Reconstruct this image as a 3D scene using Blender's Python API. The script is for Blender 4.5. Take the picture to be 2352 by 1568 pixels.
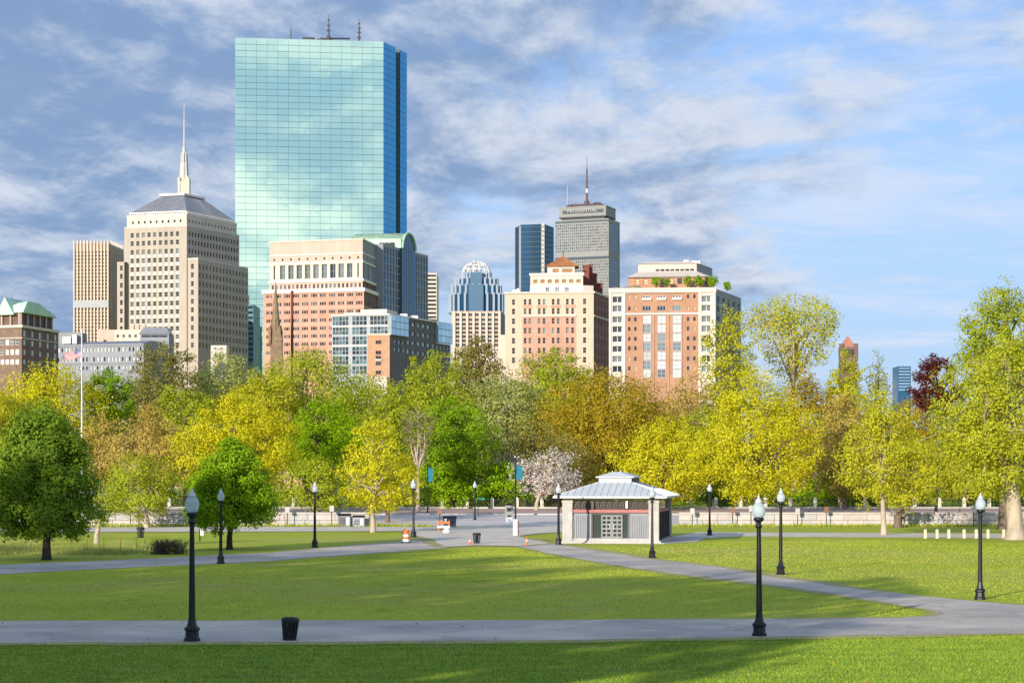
import bpy, bmesh, math, random
import numpy as np
from mathutils import Vector, Matrix

# ------------------------------------------------------------------ scene basics
sc = bpy.context.scene
for o in list(bpy.data.objects):
    bpy.data.objects.remove(o, do_unlink=True)
COL = sc.collection
R = math.radians
rng = np.random.default_rng(7)
random.seed(7)

# survey numbers: focal length in picture units, horizon row, eye height (m)
F, U0, VH, CAMH = 4545.0, 1176.0, 1102.0, 4.6
def X(u, d): return (u - U0) / F * d
def Z(v, d): return CAMH + (VH - v) / F * d
def D(v): return CAMH * F / (v - VH)          # distance of a point on level ground
def px(n, d): return n / F * d

cam_d = bpy.data.cameras.new('camera')
cam = bpy.data.objects.new('camera', cam_d); COL.objects.link(cam)
cam.location = (0, 0, CAMH); cam.rotation_euler = (R(90), 0, 0)
cam_d.sensor_width = 36; cam_d.lens = 36 * F / 2352
cam_d.shift_y = (VH - 784) / 2352
cam_d.clip_start = 0.5; cam_d.clip_end = 12000
sc.camera = cam

SUN_EL, SUN_AZ = R(13.5), R(28)                # light travels towards +Y, 28 deg to the right
sun_dir = Vector((math.sin(SUN_AZ) * math.cos(SUN_EL), math.cos(SUN_AZ) * math.cos(SUN_EL), -math.sin(SUN_EL)))
sl = bpy.data.lights.new('sun', 'SUN'); sl.energy = 3.2; sl.angle = R(0.5); sl.color = (1.0, 0.895, 0.775)
so = bpy.data.objects.new('sun', sl); COL.objects.link(so)
so.rotation_euler = sun_dir.to_track_quat('-Z', 'Y').to_euler(); so.location = (-40, -60, 60)

vs = sc.view_settings
sc.display_settings.display_device = 'sRGB'
vs.view_transform = 'Standard'; vs.look = 'None'; vs.exposure = 0.95; vs.gamma = 1.0; vs.use_curve_mapping = False

def nn(nt, kind, loc=(0, 0), **kw):
    n = nt.nodes.new(kind)
    for k, v in kw.items():
        if k.startswith('i_'):
            n.inputs[k[2:].replace('_', ' ')].default_value = v
        else: setattr(n, k, v)
    return n

def build_world():
    w = bpy.data.worlds.new('World'); sc.world = w; w.use_nodes = True
    nt = w.node_tree; nt.nodes.clear(); L = nt.links.new
    out = nn(nt, 'ShaderNodeOutputWorld'); bg = nn(nt, 'ShaderNodeBackground')
    L(bg.outputs[0], out.inputs[0])
    sky = nn(nt, 'ShaderNodeTexSky'); sky.sky_type = 'NISHITA'; sky.sun_disc = False
    sky.sun_elevation = SUN_EL; sky.sun_rotation = R(208); sky.altitude = 10
    sky.air_density = 1.0; sky.dust_density = 0.15; sky.ozone_density = 2.0
    tc = nn(nt, 'ShaderNodeTexCoord'); sep = nn(nt, 'ShaderNodeSeparateXYZ')
    L(tc.outputs['Generated'], sep.inputs[0])
    def M(op, a, b=None, c=None, clamp=False):
        m = nn(nt, 'ShaderNodeMath', operation=op); m.use_clamp = clamp
        for i, x in enumerate((a, b, c)):
            if x is None: continue
            if isinstance(x, (int, float)): m.inputs[i].default_value = x
            else: L(x, m.inputs[i])
        return m.outputs[0]
    zz = M('ADD', M('MAXIMUM', sep.outputs[2], 0.0), 0.11)
    pxx = M('DIVIDE', sep.outputs[0], zz); pyy = M('DIVIDE', sep.outputs[1], zz)
    cmb = nn(nt, 'ShaderNodeCombineXYZ'); L(pxx, cmb.inputs[0]); L(pyy, cmb.inputs[1])
    def noise(scale, detail, rough, dist, loc, rot=0.0, sc_=(1, 1, 1), lac=2.0):
        mp = nn(nt, 'ShaderNodeMapping'); L(cmb.outputs[0], mp.inputs[0])
        mp.inputs['Location'].default_value = loc; mp.inputs['Rotation'].default_value = (0, 0, rot)
        mp.inputs['Scale'].default_value = sc_
        n = nn(nt, 'ShaderNodeTexNoise'); n.inputs['Scale'].default_value = scale
        n.inputs['Detail'].default_value = detail; n.inputs['Roughness'].default_value = rough
        n.inputs['Distortion'].default_value = dist; n.inputs['Lacunarity'].default_value = lac
        L(mp.outputs[0], n.inputs['Vector']); return n.outputs[0]
    def smooth(x, a, b):
        mr = nn(nt, 'ShaderNodeMapRange'); mr.interpolation_type = 'SMOOTHSTEP'
        L(x, mr.inputs[0]); mr.inputs[1].default_value = a; mr.inputs[2].default_value = b
        mr.inputs[3].default_value = 0; mr.inputs[4].default_value = 1; return mr.outputs[0]
    # weather: more broken cloud towards the left half of the sky and behind, clearing towards the lower right
    # (a slow change of cover round the whole horizon)
    az = M('ADD', M('ADD', M('MULTIPLY', sep.outputs[0], -0.38), M('MULTIPLY', sep.outputs[2], 0.50)), M('ADD', M('MULTIPLY', sep.outputs[1], -0.03), 0.0))
    n1 = noise(1.15, 12, 0.63, 0.25, CLOUD1, 0.45, (1.0, 0.55, 1))
    n1b = noise(1.15, 12, 0.63, 0.25, (CLOUD1[0] + 0.03, CLOUD1[1] - 0.12, 0), 0.45, (1.0, 0.55, 1))
    n3 = noise(3.4, 12, 0.65, 0.3, (5.1, 0.7, 0), 0.35, (1.0, 0.6, 1))
    n3b = noise(3.4, 12, 0.65, 0.3, (5.13, 0.62, 0), 0.35, (1.0, 0.6, 1))
    n2 = noise(1.9, 10, 0.66, 0.6, CLOUD2, -0.75, (0.6, 1.3, 1))
    dens = M('ADD', M('ADD', M('MULTIPLY', n1, 0.60), M('MULTIPLY', n3, 0.45)), az)
    cov = smooth(dens, 0.45, 0.595)
    rel = M('ADD', M('MULTIPLY', M('SUBTRACT', n1b, n1), 2.2), M('MULTIPLY', M('SUBTRACT', n3b, n3), 1.6))
    shade = smooth(M('ADD', rel, M('MULTIPLY', M('SUBTRACT', dens, 0.55), 1.5)), -0.27, 0.33)
    cir = M('MULTIPLY', smooth(M('ADD', n2, M('MULTIPLY', sep.outputs[2], 0.35)), 0.48, 0.74), 0.72)
    # colours of the cloud light
    c_lit = nn(nt, 'ShaderNodeRGB'); c_lit.outputs[0].default_value = (5.5, 5.9, 6.6, 1)
    c_dark = nn(nt, 'ShaderNodeRGB'); c_dark.outputs[0].default_value = (1.75, 2.65, 4.35, 1)
    c_cir = nn(nt, 'ShaderNodeRGB'); c_cir.outputs[0].default_value = (5.7, 6.2, 7.5, 1)
    def mix(f, a, b):
        m = nn(nt, 'ShaderNodeMix', data_type='RGBA'); m.clamp_factor = True
        if isinstance(f, float): m.inputs[0].default_value = f
        else: L(f, m.inputs[0])
        L(a, m.inputs[6]); L(b, m.inputs[7]); return m.outputs[2]
    tint = nn(nt, 'ShaderNodeRGB'); tint.outputs[0].default_value = SKY_TINT
    mul = nn(nt, 'ShaderNodeMix', data_type='RGBA', blend_type='MULTIPLY'); mul.inputs[0].default_value = 1.0
    L(sky.outputs[0], mul.inputs[6]); L(tint.outputs[0], mul.inputs[7])
    # pale blue haze low down, clear blue higher up
    c_haze = nn(nt, 'ShaderNodeRGB'); c_haze.outputs[0].default_value = (3.9, 5.35, 7.4, 1)
    c_blue = nn(nt, 'ShaderNodeRGB'); c_blue.outputs[0].default_value = (1.9, 3.7, 7.3, 1)
    clear = mix(0.55, mul.outputs[2], c_blue.outputs[0])
    hz = M('SUBTRACT', 1.0, smooth(sep.outputs[2], 0.0, 0.30))
    clear = mix(M('MULTIPLY', hz, 0.92), clear, c_haze.outputs[0])
    col = mix(cir, clear, c_cir.outputs[0])
    # cloud towards the sun glows brighter
    vd = nn(nt, 'ShaderNodeVectorMath', operation='DOT_PRODUCT'); L(tc.outputs['Generated'], vd.inputs[0]); vd.inputs[1].default_value = tuple(-sun_dir)
    glow = M('ADD', 1.0, M('MULTIPLY', smooth(vd.outputs['Value'], 0.0, 1.0), 0.9))
    vm = nn(nt, 'ShaderNodeVectorMath', operation='SCALE'); L(mix(shade, c_lit.outputs[0], c_dark.outputs[0]), vm.inputs[0]); L(glow, vm.inputs['Scale'])
    cl = vm.outputs[0]
    col = mix(M('MULTIPLY', cov, 0.88), col, cl)
    L(col, bg.inputs[0]); bg.inputs[1].default_value = SKY_STRENGTH
SKY_STRENGTH = 0.066
SKY_TINT = (1.05, 1.2, 1.55, 1)
CLOUD1 = (1.3, 9.7, 0)
CLOUD2 = (8.6, 3.2, 0)
build_world()

# ------------------------------------------------------------------ materials
MATS = {}
def bsdf(m): return m.node_tree.nodes['Principled BSDF']
def mat(name, col, rough=0.8, metal=0.0, var=0.12, scale=1.0, bump=0.0, bscale=None, spec=0.3, col2=None, coords='pos', stretch=(1, 1, 1)):
    """matte procedural surface: two colours mixed by noise, optional fine relief"""
    if name in MATS: return MATS[name]
    m = bpy.data.materials.new(name); m.use_nodes = True; nt = m.node_tree; L = nt.links.new
    b = bsdf(m); b.inputs['Roughness'].default_value = rough; b.inputs['Metallic'].default_value = metal
    b.inputs['Specular IOR Level'].default_value = spec
    g = nn(nt, 'ShaderNodeNewGeometry') if coords == 'pos' else nn(nt, 'ShaderNodeTexCoord')
    src = g.outputs['Position'] if coords == 'pos' else g.outputs['Object']
    mp = nn(nt, 'ShaderNodeMapping'); mp.inputs['Scale'].default_value = stretch; L(src, mp.inputs[0])
    n = nn(nt, 'ShaderNodeTexNoise'); n.inputs['Scale'].default_value = scale; n.inputs['Detail'].default_value = 6
    n.inputs['Roughness'].default_value = 0.65
    L(mp.outputs[0], n.inputs['Vector'])
    cr = nn(nt, 'ShaderNodeValToRGB'); L(n.outputs[0], cr.inputs[0])
    c2 = col2 if col2 else tuple(c * (1 + var) for c in col)
    c1 = tuple(c * (1 - var) for c in col)
    cr.color_ramp.elements[0].position = 0.32; cr.color_ramp.elements[1].position = 0.68
    cr.color_ramp.elements[0].color = (*c1, 1); cr.color_ramp.elements[1].color = (*c2, 1)
    L(cr.outputs[0], b.inputs['Base Color'])
    if bump:
        n2 = nn(nt, 'ShaderNodeTexNoise'); n2.inputs['Scale'].default_value = bscale or scale * 8; n2.inputs['Detail'].default_value = 5
        L(mp.outputs[0], n2.inputs['Vector'])
        bp = nn(nt, 'ShaderNodeBump'); bp.inputs['Strength'].default_value = bump; bp.inputs['Distance'].default_value = 0.05
        L(n2.outputs[0], bp.inputs['Height']); L(bp.outputs[0], b.inputs['Normal'])
    MATS[name] = m; return m

def glass(name, col, metal=0.0, rough=0.06, spec=0.6, islandvar=0.0, wob=0.0, wscale=0.2):
    if name in MATS: return MATS[name]
    m = bpy.data.materials.new(name); m.use_nodes = True; nt = m.node_tree; L = nt.links.new
    b = bsdf(m); b.inputs['Roughness'].default_value = rough; b.inputs['Metallic'].default_value = metal
    b.inputs['Specular IOR Level'].default_value = spec
    if islandvar:
        oi = nn(nt, 'ShaderNodeObjectInfo'); g = nn(nt, 'ShaderNodeNewGeometry')
        a = nn(nt, 'ShaderNodeMath', operation='ADD'); L(oi.outputs['Random'], a.inputs[0]); L(g.outputs['Random Per Island'], a.inputs[1])
        fr = nn(nt, 'ShaderNodeMath', operation='FRACT'); L(a.outputs[0], fr.inputs[0])
        cr = nn(nt, 'ShaderNodeValToRGB'); L(fr.outputs[0], cr.inputs[0])
        cr.color_ramp.elements[0].color = (*[c * (1 - islandvar) for c in col], 1)
        cr.color_ramp.elements[1].color = (*[min(1, c * (1 + islandvar)) for c in col], 1)
        L(cr.outputs[0], b.inputs['Base Color'])
    else: b.inputs['Base Color'].default_value = (*col, 1)
    if wob:
        g2 = nn(nt, 'ShaderNodeNewGeometry')
        n2 = nn(nt, 'ShaderNodeTexNoise'); n2.inputs['Scale'].default_value = wscale; n2.inputs['Detail'].default_value = 3
        L(g2.outputs['Position'], n2.inputs['Vector'])
        bp = nn(nt, 'ShaderNodeBump'); bp.inputs['Strength'].default_value = wob; bp.inputs['Distance'].default_value = 0.1
        L(n2.outputs[0], bp.inputs['Height']); L(bp.outputs[0], b.inputs['Normal'])
    MATS[name] = m; return m

def leafmat(name, c1, c2, c3, trans=0.35):
    """leaves: colour differs leaf by leaf and sprig by sprig"""
    if name in MATS: return MATS[name]
    m = bpy.data.materials.new(name); m.use_nodes = True; nt = m.node_tree; L = nt.links.new
    nt.nodes.remove(bsdf(m)); out = nt.nodes['Material Output']
    g = nn(nt, 'ShaderNodeNewGeometry')
    n = nn(nt, 'ShaderNodeTexNoise'); n.inputs['Scale'].default_value = 0.55; n.inputs['Detail'].default_value = 3
    L(g.outputs['Position'], n.inputs['Vector'])
    mx = nn(nt, 'ShaderNodeMath', operation='MULTIPLY_ADD'); L(g.outputs['Random Per Island'], mx.inputs[0]); mx.inputs[1].default_value = 0.38
    sb = nn(nt, 'ShaderNodeMath', operation='MULTIPLY_ADD'); L(n.outputs[0], sb.inputs[0]); sb.inputs[1].default_value = 1.4; sb.inputs[2].default_value = -0.39
    L(sb.outputs[0], mx.inputs[2])
    cr = nn(nt, 'ShaderNodeValToRGB'); L(mx.outputs[0], cr.inputs[0])
    e = cr.color_ramp.elements; e[0].color = (*c1, 1); e[1].color = (*c3, 1); e[0].position = 0.05; e[1].position = 0.95
    k = e.new(0.5); k.color = (*c2, 1)
    d = nn(nt, 'ShaderNodeBsdfDiffuse'); t = nn(nt, 'ShaderNodeBsdfTranslucent'); s = nn(nt, 'ShaderNodeMixShader')
    L(cr.outputs[0], d.inputs[0]); L(cr.outputs[0], t.inputs[0]); s.inputs[0].default_value = trans
    L(d.outputs[0], s.inputs[1]); L(t.outputs[0], s.inputs[2])
    L(s.outputs[0], out.inputs[0])
    MATS[name] = m; return m

# ------------------------------------------------------------------ mesh collector
class MB:
    def __init__(self): self.v = []; self.f = []; self.m = []
    def add(self, vs, fs, mi=0):
        b = len(self.v); self.v.extend(vs); self.f.extend([tuple(i + b for i in f) for f in fs]); self.m.extend([mi] * len(fs)); return self
    def quad(self, a, b, c, d, mi=0): return self.add([a, b, c, d], [(0, 1, 2, 3)], mi)
    def box(self, x0, x1, y0, y1, z0, z1, mi=0):
        v = [(x, y, z) for z in (z0, z1) for y in (y0, y1) for x in (x0, x1)]
        return self.add(v, [(0, 2, 3, 1), (4, 5, 7, 6), (0, 1, 5, 4), (2, 6, 7, 3), (0, 4, 6, 2), (1, 3, 7, 5)], mi)
    def prism(self, poly, z0, z1, mi=0, cap=True):
        """poly counter-clockwise plan outline; z1 may be a list"""
        n = len(poly); zt = z1 if isinstance(z1, (list, tuple)) else [z1] * n
        v = [(p[0], p[1], z0) for p in poly] + [(p[0], p[1], zt[i]) for i, p in enumerate(poly)]
        fs = [(i, (i + 1) % n, n + (i + 1) % n, n + i) for i in range(n)]
        if cap: fs += [tuple(range(n, 2 * n)), tuple(reversed(range(n)))]
        return self.add(v, fs, mi)
    def loft(self, p0, z0, p1, z1, mi=0):
        n = len(p0); v = [(p[0], p[1], z0) for p in p0] + [(p[0], p[1], z1) for p in p1]
        fs = [(i, (i + 1) % n, n + (i + 1) % n, n + i) for i in range(n)] + [tuple(range(n, 2 * n)), tuple(reversed(range(n)))]
        return self.add(v, fs, mi)
    def tube(self, p, q, r0, r1=None, n=8, mi=0, cap=True):
        p = Vector(p); q = Vector(q); r1 = r0 if r1 is None else r1
        ax = (q - p).normalized(); a = ax.orthogonal().normalized(); b = ax.cross(a)
        v = []
        for c, r in ((p, r0), (q, r1)):
            for i in range(n):
                t = 2 * math.pi * i / n; v.append(tuple(c + a * (r * math.cos(t)) + b * (r * math.sin(t))))
        fs = [(i, (i + 1) % n, n + (i + 1) % n, n + i) for i in range(n)]
        if cap: fs += [tuple(reversed(range(n))), tuple(range(n, 2 * n))]
        return self.add(v, fs, mi)
    def lathe(self, prof, n=16, c=(0, 0, 0), mi=0):
        v = []; fs = []
        for r, z in prof:
            for i in range(n):
                t = 2 * math.pi * i / n; v.append((c[0] + r * math.cos(t), c[1] + r * math.sin(t), c[2] + z))
        for k in range(len(prof) - 1):
            for i in range(n):
                j = (i + 1) % n; fs.append((k * n + i, k * n + j, (k + 1) * n + j, (k + 1) * n + i))
        fs += [tuple(reversed(range(n))), tuple(range((len(prof) - 1) * n, len(prof) * n))]
        return self.add(v, fs, mi)
    def mesh(self, name, mats, off=(0, 0, 0), smooth=False):
        me = bpy.data.meshes.new(name)
        vv = [(a - off[0], b - off[1], c - off[2]) for a, b, c in self.v]
        me.from_pydata(vv, [], self.f); 
        if not isinstance(mats, (list, tuple)): mats = [mats]
        for m in mats: me.materials.append(m)
        if len(mats) > 1: me.polygons.foreach_set('material_index', self.m)
        if smooth: me.polygons.foreach_set('use_smooth', [True] * len(self.f))
        me.update(); return me
    def build(self, name, mats, parent=None, off=None, smooth=False, loc=None):
        if off is None: off = wl(parent) if parent else (0, 0, 0)
        return obj(name, self.mesh(name, mats, off, smooth), parent, loc)

def wl(o):
    p = Vector((0, 0, 0))
    while o is not None: p += o.location; o = o.parent
    return p
def obj(name, me, parent=None, loc=None, rot=None):
    o = bpy.data.objects.new(name, me); COL.objects.link(o)
    if parent: o.parent = parent
    if loc is not None: o.location = loc
    if rot is not None: o.rotation_euler = rot
    return o
def tag(o, label=None, cat=None, group=None, kind=None):
    if label: o['label'] = label
    if cat: o['category'] = cat
    if group: o['group'] = group
    if kind: o['kind'] = kind
    return o
def thing(name, label, cat, loc=(0, 0, 0), group=None, rz=0.0):
    return tag(obj(name, None, None, loc, (0, 0, rz)), label, cat, group)
def copytree(root, loc, rz=0.0, scale=1.0, label=None):
    r = root.copy(); COL.objects.link(r); r.location = loc; r.rotation_euler = (0, 0, rz); r.scale = (scale,) * 3
    if label: r['label'] = label
    for ch in root.children:
        c = ch.copy(); COL.objects.link(c); c.parent = r
        for g in ch.children:
            d = g.copy(); COL.objects.link(d); d.parent = c
    return r
def struct(o): return tag(o, kind='structure')

# level park, then the street climbs about a metre to the garden beyond it
def gz(y): return 0.0 if y <= 198 else (1.05 if y >= 238 else (y - 198) * 1.05 / 40)
# ------------------------------------------------------------------ ground, paths, street
def grassmat():
    m = bpy.data.materials.new('grass'); m.use_nodes = True; nt = m.node_tree; L = nt.links.new
    b = bsdf(m); b.inputs['Roughness'].default_value = 0.9; b.inputs['Specular IOR Level'].default_value = 0.15
    g = nn(nt, 'ShaderNodeNewGeometry')
    def noise(s, det, st=(1, 1, 1)):
        mp = nn(nt, 'ShaderNodeMapping'); mp.inputs['Scale'].default_value = st; L(g.outputs['Position'], mp.inputs[0])
        n = nn(nt, 'ShaderNodeTexNoise'); n.inputs['Scale'].default_value = s; n.inputs['Detail'].default_value = det
        n.inputs['Roughness'].default_value = 0.7; L(mp.outputs[0], n.inputs['Vector']); return n.outputs[0]
    def ramp(f, a, b_, c1, c2):
        cr = nn(nt, 'ShaderNodeValToRGB'); L(f, cr.inputs[0]); e = cr.color_ramp.elements
        e[0].position = a; e[1].position = b_; e[0].color = (*c1, 1); e[1].color = (*c2, 1); return cr.outputs[0]
    def mix(f, a, c, bt='MIX'):
        x = nn(nt, 'ShaderNodeMix', data_type='RGBA', blend_type=bt)
        if isinstance(f, float): x.inputs[0].default_value = f
        else: L(f, x.inputs[0])
        L(a, x.inputs[6]); L(c, x.inputs[7]); return x.outputs[2]
    base = ramp(noise(0.10, 5), 0.35, 0.68, (0.335, 0.40, 0.028), (0.46, 0.49, 0.045))
    dry = ramp(noise(0.06, 6, (1, 1.6, 1)), 0.3, 0.7, (0.47, 0.43, 0.10), (0.36, 0.40, 0.045))
    fd = ramp(noise(0.045, 3), 0.46, 0.66, (0, 0, 0), (1, 1, 1))
    c = mix(fd, base, dry)
    fine = ramp(noise(5.5, 5, (0.6, 1.4, 1)), 0.28, 0.75, (0.82, 0.84, 0.8), (1.14, 1.13, 1.1))
    # the near slope is a lusher, greener turf than the worn playing lawn
    sy = nn(nt, 'ShaderNodeSeparateXYZ'); L(g.outputs['Position'], sy.inputs[0])
    mr = nn(nt, 'ShaderNodeMapRange'); L(sy.outputs[1], mr.inputs[0]); mr.inputs[1].default_value = 56; mr.inputs[2].default_value = 66; mr.inputs[3].default_value = 1; mr.inputs[4].default_value = 0
    c = mix(mr.outputs[0], c, ramp(noise(0.8, 7, (0.7, 1.5, 1)), 0.32, 0.70, (0.17, 0.275, 0.022), (0.32, 0.415, 0.045)))
    patch = ramp(noise(0.5, 6, (1, 0.7, 1)), 0.58, 0.74, (0, 0, 0), (1, 1, 1))          # clover and coarse grass
    c = mix(patch, c, ramp(noise(0.9, 4), 0.3, 0.7, (0.14, 0.23, 0.025), (0.21, 0.30, 0.035)))
    bare = ramp(noise(0.22, 7, (0.8, 1.3, 1)), 0.60, 0.72, (0, 0, 0), (0.75, 0.75, 0.75))     # thin worn patches
    c = mix(bare, c, ramp(noise(1.7, 5), 0.3, 0.7, (0.33, 0.27, 0.13), (0.44, 0.38, 0.16)))
    c = mix(1.0, c, fine, 'MULTIPLY')
    isl = ramp(g.outputs['Random Per Island'], 0.0, 1.0, (0.85, 0.85, 0.8), (1.25, 1.2, 1.1))
    L(c, b.inputs['Base Color'])
    bp = nn(nt, 'ShaderNodeBump'); bp.inputs['Strength'].default_value = 0.6; bp.inputs['Distance'].default_value = 0.1
    L(noise(7, 5), bp.inputs['Height']); L(bp.outputs[0], b.inputs['Normal'])
    MATS['grass'] = m; return m
GRASS = grassmat()
PATH = mat('path_asphalt', (0.53, 0.47, 0.395), 0.9, var=0.16, scale=0.35, bump=0.35, bscale=14, col2=(0.64, 0.57, 0.48), spec=0.2)
PATH2 = mat('path_gravel', (0.62, 0.545, 0.44), 0.95, var=0.2, scale=0.5, bump=0.3, bscale=9, spec=0.2)
def asphalt(m):
    """cracks, patched squares and stains worked into the path colour"""
    nt = m.node_tree; L = nt.links.new; b = bsdf(m); src = b.inputs['Base Color'].links[0].from_socket
    g = nn(nt, 'ShaderNodeNewGeometry'); wn = nn(nt, 'ShaderNodeTexNoise'); wn.inputs['Scale'].default_value = 0.6; wn.inputs['Detail'].default_value = 4; L(g.outputs['Position'], wn.inputs['Vector'])
    ad = nn(nt, 'ShaderNodeVectorMath', operation='MULTIPLY_ADD'); L(wn.outputs['Color'], ad.inputs[0]); ad.inputs[1].default_value = (1.6, 1.6, 0); L(g.outputs['Position'], ad.inputs[2])
    vo = nn(nt, 'ShaderNodeTexVoronoi', feature='DISTANCE_TO_EDGE'); vo.inputs['Scale'].default_value = 0.28; L(ad.outputs[0], vo.inputs['Vector'])
    cr = nn(nt, 'ShaderNodeValToRGB'); L(vo.outputs['Distance'], cr.inputs[0]); cr.color_ramp.elements[0].color = (0.74, 0.74, 0.74, 1); cr.color_ramp.elements[1].color = (1, 1, 1, 1); cr.color_ramp.elements[1].position = 0.012
    st = nn(nt, 'ShaderNodeTexNoise'); st.inputs['Scale'].default_value = 0.16; st.inputs['Detail'].default_value = 6; L(g.outputs['Position'], st.inputs['Vector'])
    c2 = nn(nt, 'ShaderNodeValToRGB'); L(st.outputs[0], c2.inputs[0]); c2.color_ramp.elements[0].position = 0.38; c2.color_ramp.elements[0].color = (0.72, 0.73, 0.76, 1); c2.color_ramp.elements[1].position = 0.62; c2.color_ramp.elements[1].color = (1.08, 1.05, 1.0, 1)
    a = nn(nt, 'ShaderNodeMix', data_type='RGBA', blend_type='MULTIPLY'); a.inputs[0].default_value = 1; L(src, a.inputs[6]); L(cr.outputs[0], a.inputs[7])
    d = nn(nt, 'ShaderNodeMix', data_type='RGBA', blend_type='MULTIPLY'); d.inputs[0].default_value = 1; L(a.outputs[2], d.inputs[6]); L(c2.outputs[0], d.inputs[7]); L(d.outputs[2], b.inputs['Base Color'])
asphalt(PATH)
SOIL = mat('worn_soil', (0.42, 0.33, 0.20), 0.95, var=0.2, scale=1.2, bump=0.4, bscale=12, col2=(0.42, 0.42, 0.11), spec=0.1)
ROAD = mat('road_asphalt', (0.58, 0.52, 0.48), 0.9, var=0.12, scale=0.15, bump=0.2, bscale=10, stretch=(0.4, 1.5, 1), spec=0.2)
BRICKPAVE = mat('brick_paving', (0.46, 0.33, 0.28), 0.9, var=0.18, scale=1.2, spec=0.2)
STONE = mat('granite', (0.48, 0.45, 0.42), 0.8, var=0.14, scale=3.0, bump=0.3, bscale=20)
WHITEP = mat('white_road_paint', (0.72, 0.71, 0.68), 0.7, var=0.1, scale=3)
KERB = mat('kerb_stone', (0.36, 0.33, 0.27), 0.85, var=0.15, scale=1.5)

m = MB()
ys = [-3000, 198, 238, 9500]; xs = [-7000, 7000]
for i in range(3):
    m.quad((xs[0], ys[i], gz(ys[i])), (xs[1], ys[i], gz(ys[i])), (xs[1], ys[i + 1], gz(ys[i + 1])), (xs[0], ys[i + 1], gz(ys[i + 1])))
struct(m.build('ground', GRASS))

def edge(pts, jit=0.10, step=0.9):
    """survey outline -> ground plan, with a slightly ragged worn edge"""
    w = [Vector((X(u, D(v)), D(v))) for u, v in pts]
    out = []
    for i, a in enumerate(w):
        b = w[(i + 1) % len(w)]; n = max(1, min(60, int((b - a).length / step)))
        for k in range(n):
            p = a.lerp(b, k / n)
            if k: p = p + Vector((random.uniform(-jit, jit), random.uniform(-jit, jit) * 1.4))
            out.append(p)
    return out
def sheet(name, pts, z, m_, jit=0.10):
    o = edge(pts, jit); mb = MB(); n = len(o)
    # worn bare margin, a ragged half metre outside the paving
    ar = sum(o[i].x * o[(i + 1) % n].y - o[(i + 1) % n].x * o[i].y for i in range(n)); sg = 1 if ar > 0 else -1; q = []; w = 0.3
    for i in range(n):
        t = (o[(i + 1) % n] - o[i - 1]); t = t.normalized() if t.length > 1e-6 else Vector((1, 0)); w = min(1.1, max(0.12, w + random.uniform(-.2, .2)))
        q.append(o[i] + Vector((t.y, -t.x)) * sg * w)
    ms = MB(); ms.add([(p.x, p.y, z - 0.004) for p in q], [tuple(range(n))]); os_ = ms.build('worn_margin', SOIL); struct(os_)
    if os_.data.polygons[0].normal.z < 0: os_.data.flip_normals()
    mb.add([(p.x, p.y, z) for p in o], [tuple(range(n))])
    ob = mb.build(name, m_)
    if ob.data.polygons[0].normal.z < 0: ob.data.flip_normals()
    return struct(ob)

LEFT_PATH = [(-400, 1316), (0, 1297), (300, 1284), (612, 1269), (722, 1260), (933, 1242), (1021, 1233), (1060, 1226),
             (1091, 1253), (1021, 1257), (933, 1264), (722, 1279), (612, 1288), (300, 1302), (0, 1318), (-400, 1340)]
DIAG_PATH = [(1100, 1249), (1190, 1255), (1300, 1278), (1420, 1299), (1560, 1318), (1700, 1335), (1900, 1362), (2050, 1386),
             (2140, 1400), (2167, 1408), (2150, 1424), (2600, 1432), (2600, 1403), (2352, 1390), (2250, 1382), (2130, 1370),
             (1950, 1350), (1760, 1322), (1640, 1300), (1500, 1285), (1330, 1258), (1265, 1247), (1200, 1237)]
NEAR_PATH = [(-400, 1427), (0, 1427), (1200, 1425), (1700, 1422), (2080, 1420), (2140, 1417), (2165, 1411), (2600, 1409),
             (2600, 1452), (2352, 1455), (1800, 1462), (1200, 1472), (0, 1477), (-400, 1478)]
sheet('path', LEFT_PATH, 0.008, PATH)
sheet('path', DIAG_PATH, 0.016, PATH)
sheet('path', NEAR_PATH, 0.024, PATH)
sheet('path', [(930, 1223), (1010, 1212), (1100, 1208), (1290, 1208), (1300, 1221), (1230, 1225), (1185, 1232), (1262, 1247),
               (1190, 1254), (1091, 1252), (1021, 1256), (1000, 1240)], 0.032, PATH2, 0.2)
sheet('path', [(-400, 1211), (0, 1211), (600, 1210), (940, 1210.5), (1012, 1210.5), (1002, 1217), (940, 1220), (600, 1221), (0, 1222), (-400, 1222)], 0.040, PATH2, 0.25)
sheet('path', [(1545, 1233), (1600, 1222), (1700, 1222), (2000, 1223), (2300, 1226), (2700, 1228), (2700, 1238), (2300, 1236), (2000, 1233), (1800, 1232), (1700, 1231), (1600, 1237)], 0.008, PATH2, 0.25)
# stone edging round the tip of the middle lawn and along the near path
def edging(pts, w=0.09, h=0.03):
    p = [Vector((X(u, D(v)), D(v))) for u, v in pts]; mb = MB()
    for a, b in zip(p, p[1:]):
        t = (b - a).normalized(); n = Vector((-t.y, t.x)) * w / 2; a2 = a - t * 0.02; b2 = b + t * 0.02
        q = [a2 - n, b2 - n, b2 + n, a2 + n]; mb.prism([(k.x, k.y) for k in q], 0.0, h)
    return struct(mb.build('edging_stone', KERB))
edging([(1560, 1317.5), (1700, 1334), (1900, 1361), (2050, 1384.5), (2135, 1399), (2157, 1404), (2163, 1408), (2155, 1412), (2135, 1416), (2080, 1419)])

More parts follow.
